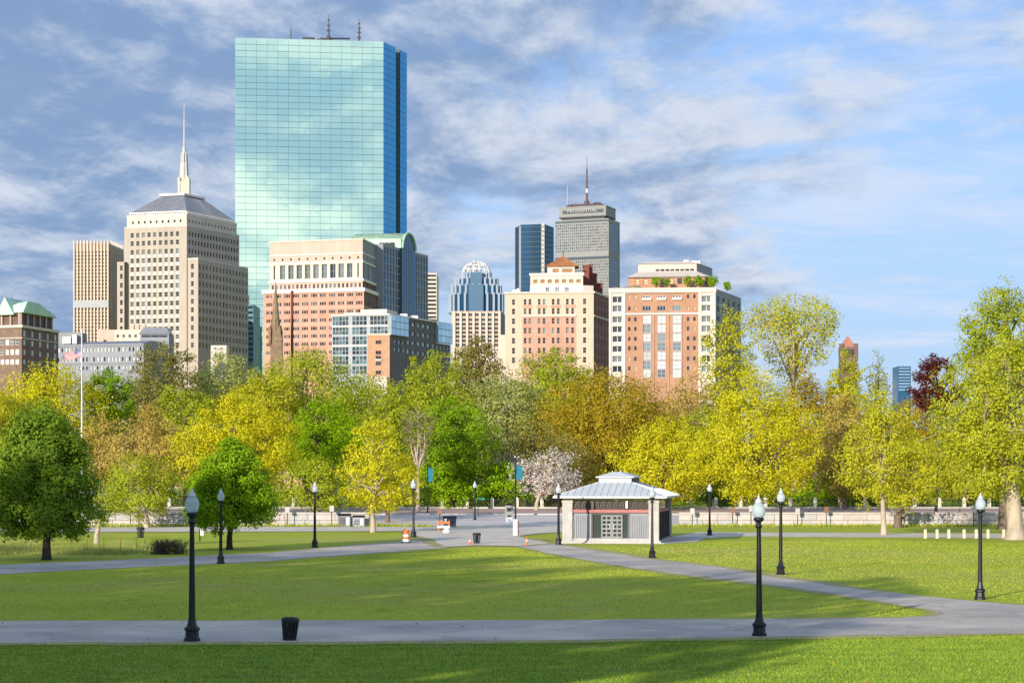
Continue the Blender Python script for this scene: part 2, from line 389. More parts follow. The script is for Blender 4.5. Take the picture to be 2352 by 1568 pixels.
# the street
def slope(name, x0, x1, y0, y1, off, m_):
    mb = MB(); n = max(1, int((y1 - y0) / 8))
    for i in range(n):
        a = y0 + (y1 - y0) * i / n; b = y0 + (y1 - y0) * (i + 1) / n
        mb.quad((x0, a, gz(a) + off), (x1, a, gz(a) + off), (x1, b, gz(b) + off), (x0, b, gz(b) + off))
    return struct(mb.build(name, m_))
slope('street', -260, 260, 198.4, 224, 0.006, ROAD)
mb = MB()
for a, b in ((224, 231), (231, 237.8)):
    for s in (0,):
        mb.add([(-260, a, gz(a) + 0.13), (260, a, gz(a) + 0.13), (260, b, gz(b) + 0.13), (-260, b, gz(b) + 0.13)], [(0, 1, 2, 3)])
struct(mb.build('pavement', BRICKPAVE))
mb = MB(); mb.box(-260, 260, 223.7, 224.0, 0.55, gz(224) + 0.14); struct(mb.build('kerb', STONE))
mb = MB()
struct(MB().box(-13.5, -8.2, 198.1, 198.4, -0.1, 0.12).build('kerb', STONE)); struct(MB().box(5.2, 15.5, 198.1, 198.4, -0.1, 0.12).build('kerb', STONE))
def stone_wall(name_label, x0, x1, y, seed):
    rr = random.Random(seed); r = thing('stone_wall', name_label, 'wall', ((x0 + x1) / 2, y, 0)); c0 = (x0 + x1) / 2
    WS = [mat('wall_granite_%s' % k, c, .85, var=.12, scale=1.5, bump=.3, bscale=9) for k, c in (('pale', (.50, .45, .41)), ('warm', (.46, .40, .36)), ('grey', (.42, .40, .38)))]
    MB().box(x0, x1, y - .1, y + .22, -.1, 1.22).build('core', mat('mortar', (.36, .32, .28), .95), r)
    meshes = {}
    for j, (z0, z1) in enumerate(((0.02, .60), (.63, 1.20))):
        x = x0
        while x < x1 - .3:
            w = min(rr.choice((1.5, 1.9, 2.3, 2.7)), x1 - x)
            key = (round(w, 2), j, rr.randrange(3))
            if key not in meshes: meshes[key] = MB().loft([(-w / 2 + .02, -.30), (w / 2 - .02, -.30), (w / 2 - .02, 0), (-w / 2 + .02, 0)], 0, [(-w / 2 + .02, -.28), (w / 2 - .02, -.28), (w / 2 - .02, 0), (-w / 2 + .02, 0)], z1 - z0).mesh('stone_block', WS[key[2]])
            obj('stone_block', meshes[key], r, (x + w / 2 - c0, rr.uniform(-.02, .02), z0)); x += w
    x = x0
    while x < x1 - .2:
        w = min(2.5, x1 - x); k2 = ('c', round(w, 2))
        if k2 not in meshes: meshes[k2] = MB().box(-w / 2 + .01, w / 2 - .01, -.38, .3, 0, .17).mesh('coping_stone', WS[0])
        obj('coping_stone', meshes[k2], r, (x + w / 2 - c0, 0, 1.225)); x += w
    IR = mat('iron_rail', (.03, .03, .032), .6)
    for z_ in (1.62, 1.82): MB().box(x0, x1, y - .02, y + .02, z_, z_ + .04).build('rail', IR, r)
    pm_ = MB().box(-.03, .03, -.03, .03, 0, .5).mesh('rail_post', IR); k_ = x0 + .5
    while k_ < x1: obj('rail_post', pm_, r, (k_ - c0, .06, 1.39)); k_ += 2.5
stone_wall('long pale granite wall beside the street, left of the path junction', -68, -14.2, 197.0, 3)
stone_wall('long pale granite wall beside the street, right of the kiosk', 16.6, 80, 197.0, 5)
for (x0, ya, x1, yb) in ((-6, 204, 0.5, 206.6), (2.0, 207.2, 12.5, 211.5)):
    mb = MB(); n = Vector((yb - ya, x0 - x1)).normalized() * 0.35
    mb.add([(x0 - n.x, ya - n.y, gz(ya - n.y) + 0.012), (x1 - n.x, yb - n.y, gz(yb - n.y) + 0.012), (x1 + n.x, yb + n.y, gz(yb + n.y) + 0.012), (x0 + n.x, ya + n.y, gz(ya + n.y) + 0.012)], [(0, 1, 2, 3)])
    struct(mb.build('road_marking', WHITEP))
for x0 in range(-120, 121, 9):
    mb = MB(); mb.add([(x0, 211, gz(211) + 0.012), (x0 + 3, 211, gz(211) + 0.012), (x0 + 3, 211.2, gz(211.2) + 0.012), (x0, 211.2, gz(211.2) + 0.012)], [(0, 1, 2, 3)])
    struct(mb.build('road_marking', WHITEP))

# grass blades on the lawns close enough to show them
def inside(poly, x, y):
    c = np.zeros(len(x), bool); n = len(poly)
    for i in range(n):
        x1, y1 = poly[i]; x2, y2 = poly[(i + 1) % n]
        if y1 == y2: continue
        k = ((y1 > y) != (y2 > y)) & (x < (x2 - x1) * (y - y1) / (y2 - y1) + x1); c ^= k
    return c
def W(pts): return [(X(u, D(v)), D(v)) for u, v in pts]
def blades(poly, n, h, w):
    p = np.array(poly); lo = p.min(0); hi = p.max(0)
    x = rng.uniform(lo[0], hi[0], n); y = rng.uniform(lo[1], hi[1], n)
    k = inside(poly, x, y); x = x[k]; y = y[k]; n = len(x)
    a = rng.uniform(0, math.pi, n); hh = h * rng.uniform(0.5, 1.5, n); ww = w * rng.uniform(0.6, 1.5, n)
    dx = np.cos(a) * ww / 2; dy = np.sin(a) * ww / 2; lx = rng.normal(0, .4, n) * hh; ly = rng.normal(0, .4, n) * hh
    v = np.empty((n, 3, 3)); v[:, 0] = np.c_[x - dx, y - dy, np.zeros(n)]; v[:, 1] = np.c_[x + dx, y + dy, np.zeros(n)]
    v[:, 2] = np.c_[x + lx, y + ly, hh]; return v.reshape(-1, 3)
def rawmesh(name, v, k, material):
    """mesh out of a plain array of separate k-sided faces"""
    n = len(v); me = bpy.data.meshes.new(name); me.vertices.add(n); me.vertices.foreach_set('co', v.astype(np.float32).ravel())
    me.loops.add(n); me.loops.foreach_set('vertex_index', np.arange(n, dtype=np.int32))
    me.polygons.add(n // k); me.polygons.foreach_set('loop_start', np.arange(0, n, k, dtype=np.int32))
    me.materials.append(material); me.update(calc_edges=True); return me
fore = [(-18, 40), (18, 40)] + W([(2600, 1456), (2352, 1458), (1800, 1465), (1200, 1475), (0, 1480), (-300, 1481)])
midl = W([(-150, 1424), (1200, 1421.5), (1700, 1418), (2080, 1416), (2130, 1409), (2050, 1391), (1900, 1366), (1700, 1339), (1560, 1321), (1420, 1302), (1300, 1281), (1190, 1258), (1091, 1256), (1021, 1260), (933, 1267), (722, 1282), (612, 1291), (300, 1305), (0, 1321), (-150, 1328)])
right = W([(1290, 1256), (1500, 1281), (1760, 1318), (1950, 1346), (2130, 1366), (2352, 1386), (2500, 1396), (2500, 1250), (2000, 1240), (1620, 1242), (1500, 1256)])
vv = np.concatenate([blades(fore, 200000, 0.045, 0.02), blades(midl, 120000, 0.032, 0.03), blades(right, 60000, 0.035, 0.04)])
go = obj('grass', rawmesh('grass', vv, 3, GRASS)); tag(go, 'short mown grass covering the lawns between the paths', 'grass', kind='stuff')
# ------------------------------------------------------------------ buildings
WINCACHE = {}
def winmesh(w, h, style, mg, mf):
    key = (round(w, 2), round(h, 2), style, mg.name, mf.name)
    if key in WINCACHE: return WINCACHE[key]
    m = MB(); m.quad((-w / 2, 0, 0), (w / 2, 0, 0), (w / 2, 0, h), (-w / 2, 0, h), 0)
    t = min(0.12, w * 0.08) if style != 'plain' else 0
    if style != 'plain':
        for x0, x1, z0, z1 in ((-w / 2, -w / 2 + t, 0, h), (w / 2 - t, w / 2, 0, h), (-w / 2 + t, w / 2 - t, 0, t), (-w / 2 + t, w / 2 - t, h - t, h)):
            m.box(x0, x1, -0.08, 0.03, z0, z1, 1)
        if style in ('sash', 'grid'): m.box(-w / 2 + t, w / 2 - t, -0.06, 0.03, h * 0.5 - t / 2, h * 0.5 + t / 2, 1)
        if style in ('pair', 'grid'): m.box(-t / 2, t / 2, -0.07, 0.03, t, h - t, 1)
        if style == 'triple':
            for q in (-1 / 6, 1 / 6): m.box(w * q - t / 2, w * q + t / 2, -0.07, 0.03, t, h - t, 1)
    me = m.mesh('window', [mg, mf]); WINCACHE[key] = me; return me

class Bld:
    """a building: an empty at its base, one wall mesh, windows and trim as parts"""
    def __init__(self, name, label, base, cat='building', group=None):
        self.root = thing(name, label, cat, (base[0], base[1], 0.0), group); self.wall = {}; self.n = 0
    def wmb(self, m_): return self.wall.setdefault(m_.name, (MB(), m_))[0]
    def part(self, name, mb, m_, smooth=False): return mb.build(name, m_, self.root, smooth=smooth)
    def face(self, A, B, z0, z1, wallm, sx=(), sz=(), depth=0.35, mg=None, mf=None, style='sash', single=True, alt=None, wname='window'):
        """wall from plan point A to B (A on the left seen from outside); sx, sz openings in metres"""
        A = Vector(A); B = Vector(B); L = (B - A).length; t = (B - A) / L; n = Vector((t.y, -t.x))
        mb = self.wmb(wallm)
        P = lambda s, z, e=0.0: (A.x + t.x * s - n.x * e, A.y + t.y * s - n.y * e, z)
        xs = sorted({0.0, L, *[q for p in sx for q in p]}); zs = sorted({z0, z1, *[q for p in sz for q in p]})
        ox = {p[0] for p in sx}; oz = {p[0] for p in sz}
        for i in range(len(xs) - 1):
            for j in range(len(zs) - 1):
                a, b, c, d = xs[i], xs[i + 1], zs[j], zs[j + 1]
                if a in ox and c in oz:
                    mb.quad(P(a, c), P(a, c, depth), P(a, d, depth), P(a, d)); mb.quad(P(b, c, depth), P(b, c), P(b, d), P(b, d, depth))
                    mb.quad(P(a, c), P(b, c), P(b, c, depth), P(a, c, depth)); mb.quad(P(a, d, depth), P(b, d, depth), P(b, d), P(a, d))
                else: mb.quad(P(a, c), P(b, c), P(b, d), P(a, d))
        if not sx or mg is None: return
        ang = math.atan2(t.y, t.x); off = wl(self.root); joined = MB(); k = 0
        for a, b in sx:
            for c, d in sz:
                g = mg
                if alt and random.random() < alt[1]: g = alt[0]
                p = P((a + b) / 2, c, depth - 0.03)
                if single:
                    o = obj(wname, winmesh(b - a, d - c, style, g, mf or wallm), self.root, Vector(p) - off, (0, 0, ang)); self.n += 1
                else:
                    joined.quad(P(a, c, depth - .03), P(b, c, depth - .03), P(b, d, depth - .03), P(a, d, depth - .03), 0 if g is mg else 1); k += 1
        if k:
            o = joined.build(wname, [mg, alt[0] if alt else mg], self.root); tag(o, kind='stuff')
    def finish(self):
        for mb, m_ in self.wall.values(): mb.build('wall', m_, self.root)
        return self.root
def even(n, a, b, w):
    """n openings of width w with centres spread evenly from a to b"""
    c = [a + (b - a) * i / max(1, n - 1) for i in range(n)]; return [(x - w / 2, x + w / 2) for x in c]
def pt(u, d): return (X(u, d), d)
def behind(A, B, depth):
    """the two rear corners of a block whose front runs A to B"""
    A = Vector(A); B = Vector(B); t = (B - A).normalized(); n = Vector((-t.y, t.x)) * depth
    return tuple(B + n), tuple(A + n)
def oct_(c, r, n=12, sx=1.0, sy=1.0, ph=0.0):
    return [(c[0] + r * sx * math.cos(ph + 2 * math.pi * i / n), c[1] + r * sy * math.sin(ph + 2 * math.pi * i / n)) for i in range(n)]
def shrink(poly, k):
    cx = sum(p[0] for p in poly) / len(poly); cy = sum(p[1] for p in poly) / len(poly)
    return [(cx + (p[0] - cx) * k, cy + (p[1] - cy) * k) for p in poly]
def lerp2(a, b, t): return (a[0] + (b[0] - a[0]) * t, a[1] + (b[1] - a[1]) * t)

CREAM = mat('cream_limestone', (0.40, 0.345, 0.285), 0.85, var=0.10, scale=0.35, stretch=(1, 1, .2), bump=0.15, bscale=1.5)
PALE = mat('pale_stone', (0.56, 0.49, 0.41), 0.85, var=0.06, scale=0.15)
WHITE = mat('white_trim', (0.72, 0.66, 0.58), 0.7, var=0.06, scale=0.3)
TANC = mat('tan_concrete', (0.46, 0.32, 0.215), 0.85, var=0.1, scale=0.2)
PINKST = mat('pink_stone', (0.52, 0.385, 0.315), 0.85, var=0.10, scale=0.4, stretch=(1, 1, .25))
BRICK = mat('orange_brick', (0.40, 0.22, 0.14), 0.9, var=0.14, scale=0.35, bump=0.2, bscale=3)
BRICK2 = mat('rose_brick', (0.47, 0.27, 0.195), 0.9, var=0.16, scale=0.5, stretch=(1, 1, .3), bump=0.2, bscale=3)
BRICKD = mat('dark_brick', (0.16, 0.105, 0.09), 0.9, var=0.18, scale=0.6, bump=0.2, bscale=3)  # also serves brick sides whose shade is put into the colour
GREYW = mat('blue_grey_stone', (0.26, 0.27, 0.30), 0.85, var=0.1, scale=0.3)  # also serves walls whose shade is put into the colour
COPPER = mat('green_copper', (0.42, 0.60, 0.44), 0.7, var=0.16, scale=0.3, stretch=(1, 1, 0.3))
TERRA = mat('terracotta_tile', (0.36, 0.15, 0.06), 0.85, var=0.25, scale=0.9)
SLATE = mat('slate_roof', (0.20, 0.21, 0.235), 0.45, var=0.12, scale=0.4)
DARKM = mat('dark_metal', (0.035, 0.037, 0.042), 0.5, var=0.1, scale=1.0)
LIGHTM = mat('light_metal', (0.58, 0.58, 0.58), 0.4, metal=0.2, var=0.05, scale=1.0)
CONC = mat('grey_concrete', (0.255, 0.255, 0.245), 0.85, var=0.07, scale=0.1)
G_DARK = glass('dark_window_glass', (0.03, 0.035, 0.04), 0.0, 0.06, 0.6, 0.5)
G_MID = glass('grey_window_glass', (0.16, 0.19, 0.19), 0.25, 0.08, 0.6, 0.5)
G_PALE = glass('pale_blind_glass', (0.58, 0.59, 0.54), 0.05, 0.2, 0.5, 0.25)
G_TOWER = glass('mirror_glass', (0.76, 0.93, 0.66), 1.0, 0.03, 0.6, 0.02, 0.05, 0.2)
G_BLUE = glass('blue_mirror_glass', (0.035, 0.11, 0.19), 0.6, 0.06, 0.6, 0.25)
G_SKY = glass('sky_glass', (0.45, 0.58, 0.62), 0.85, 0.06, 0.6, 0.15)
G_GREEN = glass('green_glass', (0.10, 0.16, 0.16), 0.4, 0.06, 0.6, 0.6)
DMULL = mat('dark_mullion', (0.02, 0.045, 0.07), 0.5)
MULL = mat('teal_mullion', (0.10, 0.19, 0.21), 0.5, var=0.1, scale=0.2)
GMULL = mat('grey_mullion', (0.30, 0.32, 0.33), 0.5, var=0.08, scale=0.4)

def mirror_tower():
    P0, P1, P2 = pt(540, 1030), pt(881, 1039), pt(935, 1067)
    zt = Z(87, 1030)
    r = thing('glass_tower', 'tall mirror glass skyscraper reflecting clouds, with a dark notch down its side', 'skyscraper', (P0[0], P0[1], 0))
    B0, B1 = Vector(P0), Vector(P1); t = (B1 - B0).normalized(); n = Vector((t.y, -t.x)); L = (B1 - B0).length
    s = (Vector(P2) - B1); LS = s.length; st = s / LS; sn = Vector((st.y, -st.x))
    back = Vector((-st.y * 0, 0)); e = 0.5
    # core behind the panes, with the notch cut into the narrow side
    N1 = B1 + st * LS * 0.52; N2 = B1 + st * LS * 0.70; dn = -sn * 4.0
    far = Vector(P2); rear = Vector(P0) + st * LS
    core = [tuple(B0 - n * e), tuple(B1 - n * e - sn * e), tuple(N1 - sn * e), tuple(N1 + dn), tuple(N2 + dn), tuple(N2 - sn * e), tuple(far - sn * e), tuple(rear)]
    m = MB(); m.prism(core, 0, zt - 0.3); m.build('core', MULL, r)
    m = MB(); 
    a, b = N1 + dn * 0.98, N2 + dn * 0.98
    m.quad((a.x, a.y, 0), (b.x, b.y, 0), (b.x, b.y, zt - 0.4), (a.x, a.y, zt - 0.4)); m.build('notch_glass', DARKM, r)
    cols = 14; rh = px(14.6, 1030); rows = int(zt / rh) ; cw = L / cols
    g = 0.045; gh = 0.17
    pm = MB(); w, h = cw - 2 * g, rh - gh; pm.box(-w / 2, w / 2, 0, 0.12, 0, h); pme = pm.mesh('pane', G_TOWER)
    rest = MB(); ang = math.atan2(t.y, t.x); cnt = 0
    for j in range(rows):
        z = zt - (j + 1) * rh + gh / 2
        for i in range(cols):
            c = B0 + t * (i + 0.5) * cw
            tx, tz = rng.normal(0, 0.0006), rng.normal(0, 0.0006)
            if cnt < 294:
                obj('pane', pme, r, Vector((c.x, c.y, z)) - r.location, (tx, 0, ang + tz)); cnt += 1
            else:
                dx, dy = t * (w / 2), -n
                q = []
                for sxx, szz in ((-1, 0), (1, 0), (1, 1), (-1, 1)):
                    o_ = -tx * szz * h + tz * sxx * w / 2
                    q.append((c.x + dx.x * sxx + dy.x * o_, c.y + dx.y * sxx + dy.y * o_, z + szz * h))
                rest.quad(*q)
    tag(rest.build('pane', G_TOWER, r), kind='stuff')
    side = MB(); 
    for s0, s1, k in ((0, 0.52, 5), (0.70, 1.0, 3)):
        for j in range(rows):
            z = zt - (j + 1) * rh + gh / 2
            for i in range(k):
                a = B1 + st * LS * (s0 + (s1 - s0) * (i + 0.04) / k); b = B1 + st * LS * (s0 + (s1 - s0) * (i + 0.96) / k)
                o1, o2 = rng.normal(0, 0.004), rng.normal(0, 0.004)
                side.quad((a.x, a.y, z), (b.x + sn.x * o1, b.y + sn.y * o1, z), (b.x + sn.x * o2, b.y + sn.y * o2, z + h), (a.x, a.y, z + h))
    tag(side.build('side_pane', glass('side_glass_reflection', (.015, .27, .50), .85, .04, .6, .05), r), kind='stuff')  # same glass as the front; blue sky reflection painted into its colour
    m = MB(); ins = [(p[0], p[1]) for p in shrink(core, 0.93)]; m.prism(ins, zt - 0.3, zt + 0.4); m.build('roof_deck', GMULL, r)
    d = 1045
    for u, v, rr, nm in ((668, 50, 0.34, 0), (755, 33, 0.55, 1), (825, 43, 0.55, 1)):
        x = X(u, d); m = MB(); top = Z(v, d)
        m.tube((x, d, zt - 0.5), (x, d, zt + (top - zt) * .6), rr, rr * 0.7, 6); m.tube((x, d, zt + (top - zt) * .6), (x, d, top), rr * .5, rr * .2, 6)
        if nm:
            for k, q in enumerate((0.25, 0.45, 0.62, 0.8)):
                zz = zt + (top - zt) * q; m.box(x - 1.0 + .15 * k, x + 1.0 - .15 * k, d - .5, d + .5, zz - .35, zz + .35)
        m.build('antenna', DARKM, r)
    m = MB(); m.box(X(695, d), X(722, d), d, d + 4, zt, Z(86, d)); m.box(X(735, d), X(803, d), d + 1, d + 3, Z(88, d), Z(86, d)); m.box(X(728, d), X(760, d), d, d + 5, zt, Z(89, d))
    for u in (738, 760, 800): m.box(X(u, d), X(u, d) + .4, d + 1, d + 1.5, zt, Z(87, d))
    m.build('roof_equipment', DARKM, r)
mirror_tower()

def spire_tower():
    A, B, C = pt(285.5, 858.6), pt(429, 850), pt(549.5, 885)
    b = Bld('office_tower', 'cream stone office tower with grey hipped roof and tall white needle spire', A, 'skyscraper')
    d0 = 850.0; k = d0 / F
    zt = Z(519, d0); L1 = (Vector(B) - Vector(A)).length; L2 = (Vector(C) - Vector(B)).length
    rowz = [Z(v, d0) for v in (536, 555, 575.3, 595, 615, 635.5, 654.5, 674.4, 695, 714.7, 735, 753.5, 772.2, 791, 810)]
    sz = sorted((z - 1.0, z + 1.0) for z in rowz)
    c0 = (172 - 105) / (630 - 105) * L1; c1 = (552 - 105) / (630 - 105) * L1
    sx = even(9, c0, c1, 1.45)
    b.face(A, B, 0, zt, CREAM, sx, sz, 0.5, G_DARK, CREAM, 'sash', True, (G_MID, 0.25))
    # pale spandrel panels between the windows, standing just proud of the wall
    t = (Vector(B) - Vector(A)).normalized(); n = Vector((t.y, -t.x)); ang = math.atan2(t.y, t.x); off = wl(b.root)
    gap = sz[1][0] - sz[0][1] - 0.35; pm = MB(); pm.box(-0.72, 0.72, -0.10, 0.05, 0.17, gap + 0.17); pme = pm.mesh('spandrel_panel', WHITE)
    for a_, b_ in sx:
        for (q0, q1), (r0, r1) in zip(sz, sz[1:]):
            p = Vector(A) + t * (a_ + b_) / 2
            if q1 < Z(800, d0) or r1 > Z(560, d0) : continue
            obj('spandrel_panel', pme, b.root, Vector((p.x, p.y, q1)) - off, (0, 0, ang))
    sx2 = even(17, 2.0, L2 - 1.5, 1.1)
    up = [(Z(v, 865) - 1.1, Z(v, 865) + 1.1) for v in (535, 552, 569, 586)]; up = sorted(up)
    Cb, Ab = behind(A, B, 1)[0], None
    b.face(B, C, 0, zt, CREAM, sx2, sorted(sz), 0.5, G_DARK, CREAM, 'plain', False)
    D_ = (A[0] + C[0] - B[0], A[1] + C[1] - B[1])
    b.face(D_, A, 0, zt, CREAM); b.face(C, D_, 0, zt, CREAM)
    # upper tiers
    base = [A, B, C, D_]
    def inset(k): return shrink(base, k)
    z2 = Z(492, d0); t1 = inset(0.955)
    wsx = even(9, L1 * .955 * 0.10, L1 * .955 * 0.90, 0.9)
    b.face(t1[0], t1[1], zt, z2, PALE, wsx, [(Z(509, d0), Z(503, d0))], 0.4, G_DARK, PALE, 'plain', True)
    b.face(t1[1], t1[2], zt, z2, PALE, even(15, 2, L2 * .955 - 2, 0.9), [(Z(509, d0), Z(503, d0))], 0.4, G_DARK, PALE, 'plain', False)
    b.face(t1[2], t1[3], zt, z2, PALE); b.face(t1[3], t1[0], zt, z2, PALE)
    for kk, za, zb, mm, nm in ((1.0, zt, zt + 0.5, PALE, 'cornice'), (0.965, z2, z2 + 0.5, WHITE, 'cornice'), (0.90, z2 + .5, Z(485, d0), BRICKD, 'dentil_band'), (0.915, Z(485, d0), Z(482, d0), WHITE, 'cornice')):
        m = MB(); m.prism(inset(kk), za, zb); b.part(nm, m, mm)
    m = MB()
    for kq in range(26):
        p = lerp2(inset(0.915)[0], inset(0.915)[1], (kq + .5) / 26); m.box(p[0] - .22, p[0] + .22, p[1] - .05, p[1] + .5, z2 + .5, Z(485, d0))
    for kq in range(34):
        p = lerp2(inset(0.915)[1], inset(0.915)[2], (kq + .5) / 34); m.box(p[0] - .3, p[0] + .2, p[1] - .22, p[1] + .22, z2 + .5, Z(485, d0))
    tag(b.part('baluster', m, WHITE), kind='stuff')
    zr0, zr1 = Z(482, d0), Z(438, d0)
    r0, r1 = inset(0.90), inset(0.36)
    m = MB(); m.loft(r0, zr0, r1, zr1); roof = b.part('roof', m, SLATE)
    m = MB()   # standing seams
    for e in range(4):
        for kq in range(1, 22):
            f = kq / 22; a = lerp2(r0[e], r0[(e + 1) % 4], f); c = lerp2(r1[e], r1[(e + 1) % 4], f)
            m.tube((*a, zr0), (*c, zr1), 0.12, 0.10, 4)
    tag(m.build('roof_seam', SLATE, roof), kind='stuff')
    m = MB(); m.prism(inset(0.40), zr1, zr1 + 0.9); b.part('roof_cornice', m, WHITE)
    # needle
    cx = sum(p[0] for p in base) / 4; cy = sum(p[1] for p in base) / 4; cx = X(423, cy)
    zz = lambda v: Z(v, cy)
    m = MB(); m.prism(oct_((cx, cy), px(17, cy), 4, ph=.9), zr1 + .9, zz(418)); m.prism(oct_((cx, cy), px(13, cy), 4, ph=.9), zz(418), zz(405))
    for q in oct_((cx, cy), px(15, cy), 4, ph=.9): m.prism(oct_(q, 0.7, 6), zr1 + 0.9, zz(410))
    sp = b.part('spire_base', m, PALE)
    m = MB(); m.lathe([(px(10, cy), zz(412)), (px(8, cy), zz(375)), (px(6, cy), zz(372)), (px(5.4, cy), zz(350)), (px(4.2, cy), zz(347)), (px(3.4, cy), zz(338)), (px(1.9, cy), zz(336)), (px(1.6, cy), zz(290)), (px(0.5, cy), zz(237))], 8, (cx, cy, 0))
    for i in range(8):
        q = oct_((cx, cy), px(9.5, cy), 8)[i]; m.tube((*q, zz(412)), (*oct_((cx, cy), px(6.5, cy), 8)[i], zz(352)), .3, .2, 4)
    b.part('spire', m, mat('spire_metal', (.46, .45, .43), .5))
    # side wings
    dl = 856.0
    LA, LB = pt(269, dl), pt(285.5, dl - .8)
    zl = Z(601.5, dl); rz = sorted((Z(v, dl) - 1.05, Z(v, dl) + 1.05) for v in (616, 635, 655.5, 675, 695, 715, 735.5, 755, 775))
    b.face(LA, LB, 0, zl, CREAM, [(1.4, 2.6)], rz, 0.5, G_DARK, CREAM, 'sash', True)
    e0, e1 = behind(LA, LB, 30); m = b.wmb(CREAM); m.quad((*LA, zl), (*LB, zl), (*e0, zl), (*e1, zl)); b.face(e1, LA, 0, zl, CREAM)
    W0, W1, W2 = pt(431, 847.5), pt(455, 846), pt(570, 886)
    zw = Z(595, 846); rz = sorted((Z(v, 847) - 1.05, Z(v, 847) + 1.05) for v in (612, 631.5, 651.5, 671.5, 692, 711.5, 732, 752.5, 772, 792.5))
    b.face(W0, W1, 0, zw, CREAM, [(1.6, 2.85)], rz, 0.5, G_DARK, CREAM, 'sash', True)
    L3 = (Vector(W2) - Vector(W1)).length
    b.face(W1, W2, 0, zw, CREAM, even(15, 1.6, L3 - 1.6, 1.2), rz, 0.5, G_DARK, CREAM, 'plain', False)
    back = (W0[0] + W2[0] - W1[0], W0[1] + W2[1] - W1[1])
    b.face(W2, back, 0, zw, CREAM); b.face(back, W0, 0, zw, CREAM); b.wmb(CREAM).quad((*W0, zw), (*W1, zw), (*W2, zw), (*back, zw))
    m = MB(); m.prism([W0, W1, W2, back], zw + .003, zw + .6); b.part('parapet', m, PALE)
    b.finish()
spire_tower()

def fin_tower():
    d = 900.0; A, B = pt(171, d + 2), pt(249, d); Cc = pt(284, d + 26); zt = Z(558, d)
    b = Bld('fin_tower', 'tan concrete apartment tower with vertical fins and a pale belt floor', A, 'tower')
    L = (Vector(B) - Vector(A)).length; fl = px(8.2, d)
    zs = [zt - 3.2 - fl * (i + 1) for i in range(26)]
    sz = sorted((z + .4, z + fl - .5) for z in zs if not (Z(708, d) < z + 1 < Z(687, d)))
    b.face(A, B, 0, zt, TANC, even(10, 1.0, L - 1.0, 0.85), sz, 0.4, G_MID, TANC, 'plain', False, (G_DARK, 0.3))
    L2 = (Vector(Cc) - Vector(B)).length
    b.face(B, Cc, 0, zt, TANC, even(8, 2, L2 - 2, 1.6), sz, 0.4, G_DARK, TANC, 'plain', False, (G_PALE, 0.12))
    e = (A[0] + Cc[0] - B[0], A[1] + Cc[1] - B[1]); b.face(Cc, e, 0, zt, TANC); b.face(e, A, 0, zt, TANC); b.wmb(TANC).quad((*A, zt), (*B, zt), (*Cc, zt), (*e, zt))
    t = (Vector(B) - Vector(A)).normalized(); n = Vector((t.y, -t.x)); ang = math.atan2(t.y, t.x); off = wl(b.root)
    fm = MB(); fm.box(-.28, .28, -.75, 0.0, 0, zt + 1.4 - 20); fme = fm.mesh('fin', PALE)
    for i in range(11):
        p = Vector(A) + t * L * i / 10; obj('fin', fme, b.root, Vector((p.x, p.y, 20)) - off, (0, 0, ang))
    st = (Vector(Cc) - Vector(B)).normalized(); a2 = math.atan2(st.y, st.x)
    for i in range(1, 8):
        p = Vector(B) + st * L2 * i / 8; obj('fin', fme, b.root, Vector((p.x, p.y, 20)) - off, (0, 0, a2))
    m = MB(); p0, p1 = Vector(A) + n * .85 - t * .4, Vector(B) + n * .85 + t * .3
    q0, q1 = Vector(A), Vector(B)
    m.prism([tuple(p0), tuple(p1), tuple(q1), tuple(q0)], Z(706, d), Z(690, d)); b.part('belt_floor', m, GMULL)
    b.finish()
fin_tower()

